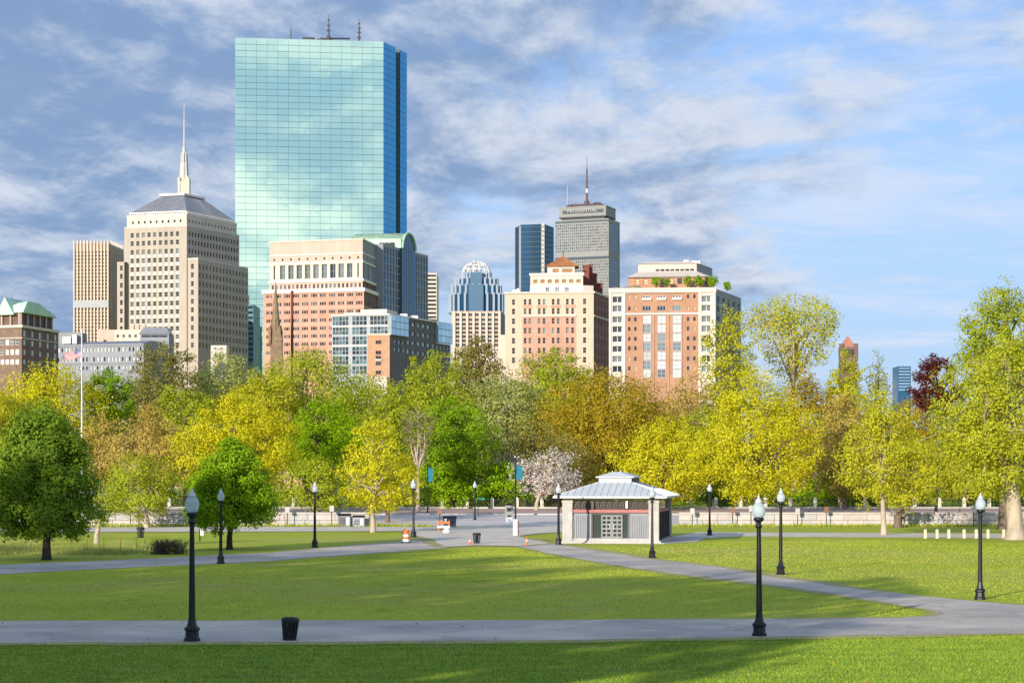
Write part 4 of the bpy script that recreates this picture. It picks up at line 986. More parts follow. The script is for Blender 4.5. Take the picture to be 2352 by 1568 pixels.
blue_tower()

def crown_sign_tower():
    A, B, Cc = pt(1275, 1667), pt(1398, 1650), pt(1423.5, 1678)
    b = Bld('grey_tower', 'grey gridded skyscraper with overhanging crown storey and red roof mast', A, 'skyscraper'); d = 1650.0; z = lambda v: Z(v, d)
    zt = z(501); L = (Vector(B) - Vector(A)).length; L2 = (Vector(Cc) - Vector(B)).length
    fl = px(6.6, d); zs = [zt - 3.2 - fl * (i + 1) for i in range(46)]
    sz = sorted((q + .35, q + fl - .75) for q in zs if abs(q - z(588)) > 2.5)
    b.face(A, B, 0, zt, CONC, even(26, 1.2, L - 1.2, 1.05), sz, .4, G_MID, CONC, 'plain', False, (G_DARK, .2))
    b.face(B, Cc, 0, zt, CONC, [(1.2, L2 - 1.2)], sz, .4, G_BLUE, CONC, 'plain', False)
    e = (A[0] + Cc[0] - B[0], A[1] + Cc[1] - B[1]); b.face(Cc, e, 0, zt, CONC); b.face(e, A, 0, zt, CONC); b.wmb(CONC).quad((*A, zt), (*B, zt), (*Cc, zt), (*e, zt))
    base = [A, B, Cc, e]; t = (Vector(B) - Vector(A)).normalized(); n = Vector((t.y, -t.x)); ang = math.atan2(t.y, t.x)
    for vv, th in ((505, 1.0), (588.5, 1.6)):
        m = MB(); m.prism([tuple(Vector(A) + n * .2), tuple(Vector(B) + n * .2), tuple(B), tuple(A)], z(vv) - th, z(vv) + .4); b.part('dark_belt', m, DMULL)
    cr = shrink(base, .87); m = MB(); m.prism(shrink(base, .80), zt, z(494)); b.part('neck', m, DARKM)
    crown_A, crown_B = cr[0], cr[1]
    m = MB(); m.prism(cr, z(494), z(471)); o = b.part('crown_storey', m, CONC)
    m = MB(); m.prism(shrink(base, .885), z(495.5), z(493)); m.build('crown_ledge', DARKM, o)
    m = MB(); m.prism(shrink(base, .885), z(473), z(470)); m.build('crown_ledge', CONC, o)
    m = MB(); tt = (Vector(cr[1]) - Vector(cr[0])); Lc = tt.length; tt /= Lc; nc = Vector((tt.y, -tt.x))
    p0, p1 = Vector(cr[0]) + tt * 3 + nc * .12, Vector(cr[1]) - tt * 2 + nc * .12
    m.quad((p0.x, p0.y, z(486)), (p1.x, p1.y, z(486)), (p1.x, p1.y, z(478)), (p0.x, p0.y, z(478))); m.build('crown_window', G_MID, o)
    # the raised sign on the crown
    cu = bpy.data.curves.new('lettering', 'FONT'); cu.body = 'PRUDENTIAL'; cu.size = 3.4; cu.extrude = .15; cu.align_x = 'CENTER'
    to = bpy.data.objects.new('lettering_tmp', cu); COL.objects.link(to); bpy.context.view_layer.update()
    me = bpy.data.meshes.new_from_object(to.evaluated_get(bpy.context.evaluated_depsgraph_get())); bpy.data.objects.remove(to, do_unlink=True)
    me.materials.clear(); me.materials.append(mat('sign_grey', (.44, .42, .38), .7)); c = Vector(cr[0]).lerp(Vector(cr[1]), .5) + nc * .5
    obj('sign_lettering', me, o, Vector((c.x, c.y, z(483.5))) - wl(o), (R(90), 0, ang)).scale = (1.35, 1, 1)
    RED = mat('dull_red_steel', (.10, .06, .055), .6)
    m = MB(); m.loft(shrink(base, .70), z(470), shrink(base, .6), z(463)); b.part('roof', m, RED)
    cx, cy = X(1348, d + 15), d + 15; m = MB(); m.tube((cx, cy, z(464)), (cx, cy, z(456)), 2.2, 2.0, 8); m.tube((cx, cy, z(456)), (cx, cy, z(418)), .85, .75, 8); m.tube((cx, cy, z(418)), (cx, cy, z(382)), .7, .6, 8); m.tube((cx, cy, z(382)), (cx, cy, z(350)), .3, .1, 6); b.part('mast', m, RED)
    m = MB(); m.tube((cx, cy, z(437)), (cx, cy, z(428)), .95, .9, 8); b.part('mast_band', m, WHITE)
    cx = X(1303.5, d + 10); m = MB(); m.tube((cx, d + 10, z(466)), (cx, d + 10, z(422)), .5, .35, 6); b.part('antenna', m, GMULL)
    m = MB(); cx = X(1372, d + 12); m.box(cx - 3, cx + 3, d + 10, d + 14, z(464), z(461)); b.part('roof_unit', m, DARKM)
    b.finish()
crown_sign_tower()

def hotel():
    d = 480.0; A, B, Cc = pt(1160.5, d + 2.5), pt(1363.5, d), pt(1399, d + 15)
    b = Bld('hotel', 'cream and rose brick hotel with terracotta pyramid roof and white penthouse', A, 'hotel'); z = lambda v: Z(v, d)
    L = (Vector(B) - Vector(A)).length; L2 = (Vector(Cc) - Vector(B)).length; zt = z(673); f = lambda u: (u - 1160.5) / 203 * L
    CR = mat('hotel_cream_brick', (.54, .42, .315), .88, var=.06, scale=.3)
    rows_s = sorted((z(v) - .7, z(v) + .7) for v in (692, 713.5, 736, 758, 781, 804, 826))
    b.face(A, (lerp2(A, B, .195)), 0, zt, CR, [(f(1179.7) - .38, f(1179.7) + .38)], rows_s, .3, G_DARK, CR, 'sash', True)
    m0, m1 = lerp2(A, B, .195), lerp2(A, B, .805); o_ = L * .195
    cols = [(f(u) - o_ - .33, f(u) - o_ + .33) for u in (1206.5, 1217.5, 1239, 1250, 1271, 1282.7, 1303.5, 1315.5)]
    b.face(m0, m1, z(724), zt, CR, cols, [r for r in rows_s if r[0] > z(724)], .3, G_DARK, CR, 'sash', True, (G_MID, .2))
    b.face(m0, m1, 0, z(724), BRICK2, cols, [r for r in rows_s if r[0] < z(724)], .3, G_DARK, CR, 'sash', True, (G_MID, .3))
    b.face(m1, B, 0, zt, CR, [(f(1343) - L * .805 - .38, f(1343) - L * .805 + .38)], rows_s, .3, G_DARK, CR, 'sash', True)
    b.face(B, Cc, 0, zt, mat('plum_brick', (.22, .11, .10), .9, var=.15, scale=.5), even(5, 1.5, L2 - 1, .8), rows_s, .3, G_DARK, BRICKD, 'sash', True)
    e = (A[0] + Cc[0] - B[0], A[1] + Cc[1] - B[1]); b.face(e, A, 0, zt, CR); b.face(Cc, e, 0, zt, CR); b.wmb(CR).quad((*A, zt), (*B, zt), (*Cc, zt), (*e, zt))
    m = MB(); m.prism([(m0[0], m0[1] - .25), (m1[0], m1[1] - .25), m1, m0], z(726.5), z(722)); b.part('belt_course', m, PALE)
    q = (Cc[0] + .3, Cc[1]); s = (Vector(Cc) - Vector(B)).normalized(); sn = Vector((s.y, -s.x)); m = MB(); m.prism([tuple(Vector(B) + sn * .2), tuple(Vector(Cc) + sn * .2), Cc, B], z(726.5), z(723)); b.part('belt_course', m, PALE)
    m = MB(); m.prism([(A[0] - .3, A[1] - .3), (B[0] + .3, B[1] - .3), (Cc[0] + .3, Cc[1]), e], zt + .003, zt + .45); b.part('cornice', m, PALE)
    # panels of rose brick between upper windows
    for u0, u1 in ((1201, 1223), (1233, 1256), (1266, 1289), (1298, 1322)):
        m = MB(); p, q = Vector(A) + (Vector(B) - Vector(A)).normalized() * f(u0), Vector(A) + (Vector(B) - Vector(A)).normalized() * f(u1)
        m.prism([(p.x, p.y - .08), (q.x, q.y - .08), tuple(q), tuple(p)], z(706), z(699)); b.part('brick_panel', m, BRICK2)
    # white penthouse, arcade storey, pavilion
    pa, pb = pt(1218, d + 2), pt(1339, d + 1); z1 = z(654)
    lw = pb[0] - pa[0]
    WH = mat('white_stucco', (.68, .64, .59), .8, var=.04)
    b.face(pa, pb, zt, z1, WH, even(3, lw * .33, lw * .70, 1.0), [(z(671), z(658))], .3, G_MID, WH, 'grid', True)
    pr = pt(1363, d + 2); b.face(pb, pr, zt, z1, PALE); 
    ee0, ee1 = behind(pa, pr, 10); b.face(pr, ee0, zt, z1, WH); b.face(ee1, pa, zt, z1, WH); b.wmb(WH).quad((*pa, z1), (*pr, z1), (*ee0, z1), (*ee1, z1))
    z2 = z(627); b.face(pa, pb, z1, z2, PALE, even(7, lw * .1, lw * .92, 1.0), [(z(648.5), z(640.5))], .35, mat('ochre_panel', (.34, .19, .09), .8), BRICK, 'pair', True, wname='arcade_panel')
    f0, f1 = behind(pa, pb, 9); b.face(pb, f0, z1, z2, BRICKD); b.face(f1, pa, z1, z2, PALE); b.wmb(PALE).quad((*pa, z2), (*pb, z2), (*f0, z2), (*f1, z2))
    m = MB(); m.prism([(pa[0] - .25, pa[1] - .25), (pb[0] + .25, pb[1] - .25), (pb[0] + .25, pb[1] + .2), (pa[0] - .25, pa[1] + .2)], z2 - .4, z2 + .12); b.part('cornice', m, WHITE)
    va, vb = pt(1257, d + 3), pt(1320, d + 2.6); z3 = z(609); w = vb[0] - va[0]
    b.face(va, vb, z2, z3, PALE, [(w * .2, w * .42), (w * .55, w * .92)], [(z(623), z(614.5))], .3, mat('ochre_panel', (.34, .19, .09), .8), BRICK, 'triple', True)
    g0, g1 = behind(va, vb, 5.5); b.face(vb, g0, z2, z3, BRICKD); b.face(g1, va, z2, z3, PALE)
    ov = [(va[0] - .5, va[1] - .5), (vb[0] + .9, vb[1] - .5), (g0[0] + .9, g0[1] + .5), (g1[0] - .5, g1[1] + .5)]; ap = (X(1295, d), d + 5.5, z(582))
    m = MB(); m.add([(p[0], p[1], z3) for p in ov] + [ap], [(0, 1, 4), (1, 2, 4), (2, 3, 4), (3, 0, 4), (3, 2, 1, 0)]); rf = b.part('roof', m, TERRA)
    m = MB()
    for k in range(15):
        fq = k / 14; p = lerp2(ov[0], ov[1], fq)
        top = Vector(ap) * .9 + Vector((p[0], p[1], z3)) * .1; m.tube((*p, z3 + .05), tuple(Vector((p[0], p[1], z3)).lerp(Vector(ap), .95)), .07, .03, 4)
    tag(m.build('tile_rib', TERRA, rf), kind='stuff')
    m = MB(); m.tube(ap, (ap[0], ap[1], z(571)), .12, .04, 6); m.build('finial', DARKM, rf)
    DR = mat('dark_red_brick2', (.20, .065, .05), .9, var=.25, scale=.8)
    for u0, u1, v0, dd in ((1341, 1353, 611, 6), (1353, 1361, 608, 8), (1346, 1371, 630, 10), (1362, 1384, 652, 12)):
        m = MB(); m.box(X(u0, d + dd), X(u1, d + dd), d + dd, d + dd + 3, zt, Z(v0, d + dd)); m.box(X(u0, d + dd) - .15, X(u1, d + dd) + .15, d + dd - .15, d + dd + 3.15, Z(v0, d + dd), Z(v0 - 2, d + dd)); b.part('chimney', m, DR)
    m = MB(); x = X(1186, d); m.box(x - .9, x - .2, d + 4, d + 5, zt, z(662)); m.box(X(1176, d), X(1182, d), d + 5, d + 6, zt, z(664)); b.part('roof_unit', m, WH)
    m = MB(); m.lathe([(.75, 0), (.75, 1.0), (0.1, 1.5)], 8, (X(1190, d), d + 3, zt)); b.part('roof_tank', m, WH)
    m = MB(); x = X(1154, d); m.box(x - .9, A[0] - .003, d + 4, d + 14, 0, z(766)); b.part('low_wing', m, PALE)
    b.finish()
hotel()

def condo():
    d = 430.0; A, B, Cc = pt(1399, d + 2), pt(1644, d), pt(1702, d + 22)
    b = Bld('brick_condominium', 'orange brick apartment block with white corner frames, bay windows and planted roof terrace', A, 'apartment block'); z = lambda v: Z(v, d)
    L = (Vector(B) - Vector(A)).length; L2 = (Vector(Cc) - Vector(B)).length; f = lambda u: (u - 1399) / 245 * L; zt = z(663)
    t = (Vector(B) - Vector(A)).normalized()
    at = lambda u: tuple(Vector(A) + t * f(u))
    WF = mat('white_precast', (.60, .525, .45), .8, var=.05)
    rows = [(z(v + 7.5), z(v - 7)) for v in (686, 707, 732, 754.5, 777, 800, 823, 846)]
    b.face(A, at(1437), 0, zt, WF, [(f(1407), f(1429))], sorted(rows), .6, G_MID, WHITE, 'pair', True, (G_DARK, .6))
    r2 = sorted((z(v + 4.5), z(v - 4.5)) for v in (680, 707, 732, 754, 777, 798.5, 823, 845))
    BRK = BRICK
    b.face(at(1437), at(1474), 0, zt, BRK, [(f(1443) - f(1437), f(1448.5) - f(1437)), (f(1457) - f(1437), f(1462.5) - f(1437))], r2, .25, G_DARK, BRICKD, 'sash', True, (mat('pale_blind', (.62, .45, .28), .8), .35))
    # three bays of wide windows
    cols = [(f(u - 10) - f(1474), f(u + 10) - f(1474)) for u in (1485.5, 1519.5, 1555)]
    b.face(at(1474), at(1569), z(697), zt, BRK, cols, [(z(683), z(677))], .25, G_DARK, WHITE, 'triple', True)
    b.face(at(1474), at(1569), z(719), z(697), BRK, cols, [(z(713), z(701))], .25, G_DARK, GMULL, 'triple', True, (G_MID, .4))
    rb = sorted((z(v + 9.6), z(v - 9.6)) for v in (732.5, 753, 774, 795, 816, 837, 857))
    b.face(at(1474), at(1569), 0, z(719), BRK, cols, rb, .12, G_PALE, GMULL, 'grid', True, (G_MID, .4))
    b.face(at(1569), at(1606), 0, zt, BRK, [(f(1578) - f(1569), f(1583.5) - f(1569)), (f(1592.5) - f(1569), f(1598) - f(1569))], r2, .25, G_DARK, BRICKD, 'sash', True, (mat('pale_blind', (.62, .45, .28), .8), .35))
    b.face(at(1606), B, 0, zt, WF, [(f(1612) - f(1606), f(1633) - f(1606))], sorted(rows), .6, G_MID, WHITE, 'pair', True, (G_DARK, .5))
    b.face(B, Cc, 0, zt, GREYW, even(5, 2.2, L2 - 2, 1.9), sorted(rows), .4, G_MID, GREYW, 'pair', True, (G_DARK, .5))  # right side: shade put into a greyer wall than the front
    e = (A[0] + Cc[0] - B[0], A[1] + Cc[1] - B[1]); b.face(e, A, 0, zt, WF); b.face(Cc, e, 0, zt, WF); b.wmb(WF).quad((*A, zt), (*B, zt), (*Cc, zt), (*e, zt))
    n = Vector((t.y, -t.x))
    def strip(u0, u1, v0, v1, k, mm, nm):
        p, q = Vector(at(u0)), Vector(at(u1)); m = MB(); m.prism([tuple(p + n * k), tuple(q + n * k), tuple(q - n * .1), tuple(p - n * .1)], z(v1), z(v0)); b.part(nm, m, mm)
    strip(1398.2, 1645, 660, 671, .35, WF, 'cornice'); strip(1437, 1606, 718, 721.5, .3, WHITE, 'belt_course')
    for u in (1401, 1434, 1607, 1641): strip(u - 2.2, u + 2.2, 671, 900, .28, WHITE, 'pilaster')
    for u in (1475.5, 1502, 1536.5, 1566): strip(u - 1.2, u + 1.2, 722, 900, .2, BRICK2, 'pilaster')
    for u in (1485.5, 1519.5, 1555): strip(u - 11, u + 11, 684, 688, .5, WHITE, 'balcony')
    # penthouse
    pa, pb, pc = pt(1443, d + 8), pt(1619, d + 6), pt(1641, d + 18); zp = z(629); w = pb[0] - pa[0]
    PHB = mat('penthouse_brick', (.42, .22, .14), .9, var=.14, scale=.4); b.face(pa, pb, zt, zp, PHB, even(8, w * .12, w * .9, 1.0), [(z(645), z(632))], .25, G_DARK, BRICKD, 'sash', True, (mat('pale_blind', (.62, .45, .28), .8), .4))
    b.face(pb, pc, zt, zp, BRICKD, even(3, 2, 11, 1.3), [(z(645), z(632))], .25, G_DARK, BRICKD, 'sash', True)  # penthouse right side, its shade painted in with darker brick
    pe = (pa[0] + pc[0] - pb[0], pa[1] + pc[1] - pb[1]); b.face(pe, pa, zt, zp, PHB)
    k0 = [(pa[0] - .5, pa[1] - .6), (pb[0] + .4, pb[1] - .6), (pc[0] + .6, pc[1]), pe]
    qa, qb, qc = pt(1466, d + 11), pt(1600, d + 9.5), pt(1636, d + 20); qe = (qa[0] + qc[0] - qb[0], qa[1] + qc[1] - qb[1])
    m = MB(); m.loft(k0, zp, [qa, qb, qc, qe], z(612)); b.part('sloped_cornice', m, PALE)
    w = qb[0] - qa[0]; b.face(qa, qb, z(612), z(594), PALE, [(w * (.30 + .085 * i), w * (.37 + .085 * i)) for i in range(8)], [(z(611), z(606.5))], .3, G_DARK, PALE, 'plain', True)
    b.face(qb, qc, z(612), z(594), GREYW); b.face(qe, qa, z(612), z(594), PALE)  # right wall of the top tier greyed to paint in its shade
    m = MB(); m.loft([(qa[0] - .3, qa[1] - .3), (qb[0] + .3, qb[1] - .3), qc, qe], z(594), shrink([qa, qb, qc, qe], .8), z(588)); b.part('roof', m, PALE)
    m = MB(); x = X(1577, d + 12); m.box(x - .7, x + .5, d + 12, d + 13, z(592), z(583)); m.box(x + 1, x + 3, d + 12, d + 13, z(592), z(585)); b.part('roof_unit', m, WHITE)
    m = MB(); x0 = X(1408, d + 4)
    for k in range(9): m.box(x0 + k * .42, x0 + k * .42 + .3, d + 3.2, d + 3.6, zt, zt + .5 + .35 * random.random())
    b.part('planter', m, BRICKD)
    m = MB(); x = X(1458, d + 4); m.lathe([(1.9, 0), (1.75, .5), (1.2, .95), (.1, 1.2)], 14, (x, d + 4.5, zt)); b.part('awning', m, mat('olive_canvas', (.25, .21, .12), .9))
    b.finish()
condo()

def pyramid_turret():
    d = 600.0; cx = X(1947, d); z = lambda v: Z(v, d); r = thing('stone_turret', 'dark stone turret with red pyramid roof poking above the golden trees', 'tower', (cx, d, 0))
    w = px(18, d) ; sq = lambda k: [(cx - k, d - k), (cx + k, d - k), (cx + k, d + k), (cx - k, d + k)]
    m = MB(); m.prism(sq(w), 0, z(797)); m.build('shaft', BRICKD, r)
    m = MB(); m.loft(sq(w * .92), z(797), sq(.05), z(771)); m.build('roof', mat('red_slate', (.36, .17, .11), .8, var=.15), r)
    for sx_ in (-1, 1):
        m = MB(); x = cx + sx_ * w * .92; m.prism([(x - .6, d - w - .2), (x + .6, d - w - .2), (x + .6, d - w + 1), (x - .6, d - w + 1)], z(830), z(790)); m.build('pinnacle', BRICKD, r)
    for k in (-1, 0, 1):
        m = MB(); m.box(cx + k * w * .45 - .4, cx + k * w * .45 + .4, d - w - .1, d - w + .1, z(820), z(803)); m.build('louvre', DARKM, r)
pyramid_turret()
# ------------------------------------------------------------------ trees
LEAF = dict(
    dark=leafmat('leaf_dark_green', (.12, .205, .018), (.20, .31, .028), (.33, .44, .06)),
    green=leafmat('leaf_green', (.14, .26, .011), (.24, .39, .015), (.35, .50, .026)),
    bright=leafmat('leaf_bright_green', (.15, .28, .008), (.25, .41, .010), (.36, .50, .02)),
    lime=leafmat('leaf_lime', (.24, .30, .02), (.37, .42, .024), (.50, .52, .05)),
    pale=leafmat('leaf_pale_lime', (.27, .30, .07), (.38, .41, .11), (.50, .51, .18)),
    yellow=leafmat('leaf_yellow', (.42, .37, .015), (.58, .54, .018), (.70, .66, .045)),
    gold=leafmat('leaf_gold', (.34, .315, .03), (.50, .49, .025), (.63, .62, .055)),
    brown=leafmat('leaf_golden_brown', (.25, .18, .018), (.39, .285, .02), (.53, .42, .035)),
    tan=leafmat('leaf_tan', (.36, .265, .06), (.49, .37, .085), (.60, .49, .12)),
    olive=leafmat('leaf_olive', (.16, .15, .035), (.25, .23, .05), (.36, .33, .08)),
    red=leafmat('leaf_dark_red', (.06, .015, .014), (.11, .024, .02), (.17, .04, .028)),
    blossom=leafmat('leaf_blossom', (.50, .42, .36), (.63, .56, .49), (.73, .69, .62)),
    plane=leafmat('leaf_yellow_green', (.28, .31, .02), (.44, .46, .028), (.60, .58, .06)))
BARK = mat('bark_grey_brown', (.17, .125, .085), .95, var=.25, scale=1.5, bump=.6, bscale=9, stretch=(1, 1, .3))
BARKD = mat('bark_dark', (.06, .045, .035), .95, var=.25, scale=1.5, bump=.6, bscale=9, stretch=(1, 1, .3))
BARKP = mat('bark_pale', (.42, .34, .24), .9, var=.3, scale=1.2, bump=.5, bscale=6, col2=(.52, .43, .32), stretch=(1, 1, .4))
PROF = dict(
    round=lambda t: np.sqrt(np.clip(1 - (2 * t - 1) ** 2, 0, 1)) ** .8,
    oval=lambda t: np.clip(np.sin(np.pi * np.clip(t, 0, 1) ** .75), 0, 1) ** .65,
    dome=lambda t: np.clip(1 - t ** 3.2, 0, 1) ** .55 * np.clip(t * 5 + .35, 0, 1),
    lolly=lambda t: np.clip(1 - t ** 2.7, 0, 1) ** .58 * np.clip(t * 3 + .62, 0, 1),
    vase=lambda t: (.22 + .78 * t ** .8) * np.sqrt(np.clip(1 - np.clip((t - .72) / .28, 0, 1) ** 2, 0, 1)),
    spire=lambda t: np.clip(1 - t, 0, 1) ** .55 * np.clip(t * 6 + .3, 0, 1))

def leaves(cl, rc, n, size, centre, flat=.75):
    """n kite-shaped leaves scattered round the sprig centres cl"""
    k = rng.integers(0, len(cl), n); r_ = rc[k][:, None] if hasattr(rc, '__len__') else rc
    dv = rng.normal(0, 1, (n, 3)); dv /= np.linalg.norm(dv, axis=1)[:, None]; rad = rng.uniform(0, 1, n)[:, None] ** .42 * (1 + .45 * (rng.uniform(0, 1, n)[:, None] > .9) * rng.uniform(0, 1, n)[:, None])
    p = cl[k] + dv * rad * r_ * np.array([1, 1, flat]) * 1.12
    out = p - centre; out /= np.linalg.norm(out, axis=1)[:, None] + 1e-6; out = out * .55 + dv * rad * .75
    nrm = rng.normal(0, .42, (n, 3)) + out + np.array([0, 0, .18]); nrm /= np.linalg.norm(nrm, axis=1)[:, None]
    a = np.cross(nrm, rng.normal(0, 1, (n, 3))); a /= np.linalg.norm(a, axis=1)[:, None] + 1e-6; b = np.cross(nrm, a)
    s = size * rng.uniform(.55, 1.35, n)[:, None]
    v = np.empty((n, 4, 3)); v[:, 0] = p - a * s * .5; v[:, 1] = p + b * s * .34 - a * s * .05; v[:, 2] = p + a * s * .55; v[:, 3] = p - b * s * .34 - a * s * .05
    return v.reshape(-1, 3)

def limb(mb, p, q, r0, r1, segs=4, sway=.12, n=6):
    """bent tapered branch"""
    p = Vector(p); q = Vector(q); L = (q - p).length; pr = p; side = Vector((rng.normal(), rng.normal(), rng.normal() * .4)) * L * sway
    for i in range(1, segs + 1):
        t = i / segs; c = p.lerp(q, t) + side * math.sin(math.pi * t) + Vector((0, 0, L * .06 * math.sin(math.pi * t)))
        mb.tube(pr, c, r0 + (r1 - r0) * (i - 1) / segs, r0 + (r1 - r0) * t, n, cap=False); pr = c
    return pr

def tree(name, label, x, y, z0, z1, hw, leaf, style='round', cover=4.5, ls=None, tx=None, tr=None, bark=None, group='trees', depth=1.0, cat='tree', ground=None, limbs=9, twig=30, lump=.22, clump=.9, many=1.35):
    g = gz(y) if ground is None else ground
    root = thing(name, label, cat, (x if tx is None else tx, y, g), group)
    ls = ls or max(.16, .0011 * y); H = z1 - z0; frontal = 2 * hw * H * .75
    nc = int(np.clip(50 + frontal * 1.7 / clump, 60, 560) * many); pf = PROF[style]
    t = rng.uniform(0, 1, nc * 8); keep = rng.uniform(0, 1, len(t)) < pf(t) ** (1.3 if style != 'vase' else 2.6); t = t[keep][:nc]
    nc = len(t); a = rng.uniform(0, 2 * math.pi, nc)
    ph = rng.uniform(0, 6.28, 6)
    lumpf = 1 + lump * (np.sin(2 * a + ph[0] + 4 * t) * .5 + np.sin(3 * a + ph[1] - 6 * t) * .5 + np.sin(5 * a + ph[2] + 9 * t) * .4)
    rc = (.115 * hw + .26) * rng.uniform(.7, 1.35, nc) * clump ** .5
    r = np.maximum(0, hw * pf(t) * lumpf * rng.uniform(0, 1, nc) ** (.38 if style != 'vase' else .22) - rc * .45)
    cl = np.c_[x + r * np.cos(a), y + r * np.sin(a) * depth, z0 + H * (.03 + .94 * t) + rng.normal(0, .03 * H, nc)]
    cl[:, 2] = np.clip(cl[:, 2], z0 - .1, z1 - rc * .35)
    ctr = np.array([x, y, z0 + H * .45])
    n = int(cover * frontal / (ls * ls * .36))
    v = leaves(cl, rc, n, ls, ctr)
    o = obj('crown', rawmesh('crown', v - np.array(root.location), 4, LEAF[leaf]), root)
    # trunk and limbs
    mb = MB(); tr = tr or max(.12, hw * .05); bx = x if tx is None else tx
    zf = z0 + H * (.18 if style != 'vase' else .08)
    mb.lathe([(tr * 1.7, -.15), (tr * 1.25, .25), (tr * 1.05, .9)], 9, (bx, y, g))
    top = limb(mb, (bx, y, g + .85), (bx + (x - bx) * .6, y, zf), tr * 1.05, tr * .72, 5, .03, 9)
    order = np.argsort(rng.uniform(0, 1, nc))[:limbs]; ends = []
    for k in order:
        c = cl[k] * .62 + np.array([x, y, z0 + H * .5]) * .38
        if c[2] < zf + .3: c[2] = zf + .4 + .25 * H * rng.uniform()
        e = limb(mb, top, tuple(c), tr * .5, tr * .22, 4, .10, 6); ends.append((np.array(c), tr * .22))
    e = limb(mb, top, (x, y, z0 + H * .86), tr * .66, tr * .12, 5, .05, 7); ends.append((np.array([x, y, z0 + H * .6]), tr * .3))
    for k in rng.permutation(nc)[:twig]:
        j = min(range(len(ends)), key=lambda i: np.linalg.norm(ends[i][0] - cl[k]))
        limb(mb, tuple(ends[j][0]), tuple(cl[k]), ends[j][1] * .7, .02, 3, .12, 4)
    mb.build('trunk', bark or BARK, root, smooth=True)
    return root

def vtree(name, label, u, vt, vb, hw, d, leaf, style='round', tu=None, trw=None, **k):
    """tree surveyed from the viewpoint: bearing u, crown rows vt..vb, half width hw, distance d"""
    return tree(name, label, X(u, d), d, Z(vb, d), Z(vt, d), px(hw, d), leaf, style, tx=None if tu is None else X(tu, d), tr=None if trw is None else px(trw, d) / 2, **k)

PARK, GARD = 'trees standing on the park lawn', 'trees in the garden beyond the street'
vtree('shade_tree', 'dark green round tree on the lawn at the left edge', 97, 915, 1232, 138, 114, 'dark', 'lolly', tu=107, trw=17, bark=BARKD, cover=12, ls=.165, clump=.75, many=3.2, group=PARK, twig=40, limbs=12, lump=.05)
vtree('shade_tree', 'mid green round tree behind the two left lamp posts', 532, 1003, 1220, 112, 131, 'green', 'lolly', tu=527, trw=12, bark=BARKD, cover=11, ls=.165, clump=.75, many=3.2, group=PARK, twig=40, lump=.05)
vtree('young_tree', 'slim yellow tree with visible pale trunk on the lawn strip', 860, 943, 1185, 92, 174, 'yellow', 'oval', tu=857, trw=11, bark=BARKP, cover=2.7, ls=.22, group=PARK, twig=50)
vtree('young_tree', 'gold tree with slim pale trunk behind the right lawn', 2026, 885, 1175, 105, 166, 'gold', 'oval', tu=2030, trw=12, bark=BARKP, cover=3.0, ls=.21, group=PARK, twig=50)
vtree('plane_tree', 'huge yellow green plane tree with thick mottled trunk at the right edge', 2320, 770, 1150, 205, 153, 'plane', 'oval', tu=2332, trw=38, bark=BARKP, cover=4.6, ls=.21, group=PARK, limbs=14, twig=60, lump=.25)
vtree('tall_tree', 'tall airy light green treetop above the plane tree at the right', 2305, 630, 940, 130, 185, 'lime', 'oval', trw=22, cover=3.2, ls=.24, group=PARK, twig=60, lump=.35)
vtree('garden_tree', 'lime green low tree between the dark left tree and the mid green tree', 320, 1040, 1186, 105, 190, 'lime', 'dome', tu=337, trw=11, bark=BARKP, cover=3.8, group=PARK)
vtree('young_tree', 'golden tree with forked grey trunk near the person on the street', 2085, 985, 1172, 90, 192, 'gold', 'dome', tu=2062, trw=15, cover=3.4, group=PARK)
vtree('sapling', 'small lime sapling with bright pale stem right of the dark left tree', 238, 1085, 1208, 45, 135, 'lime', 'oval', tu=222, trw=11, bark=BARKP, cover=2.0, group=PARK)
vtree('red_maple', 'dark red maple beside the big plane tree', 2150, 812, 960, 60, 200, 'red', 'round', cover=5.0, group=PARK)
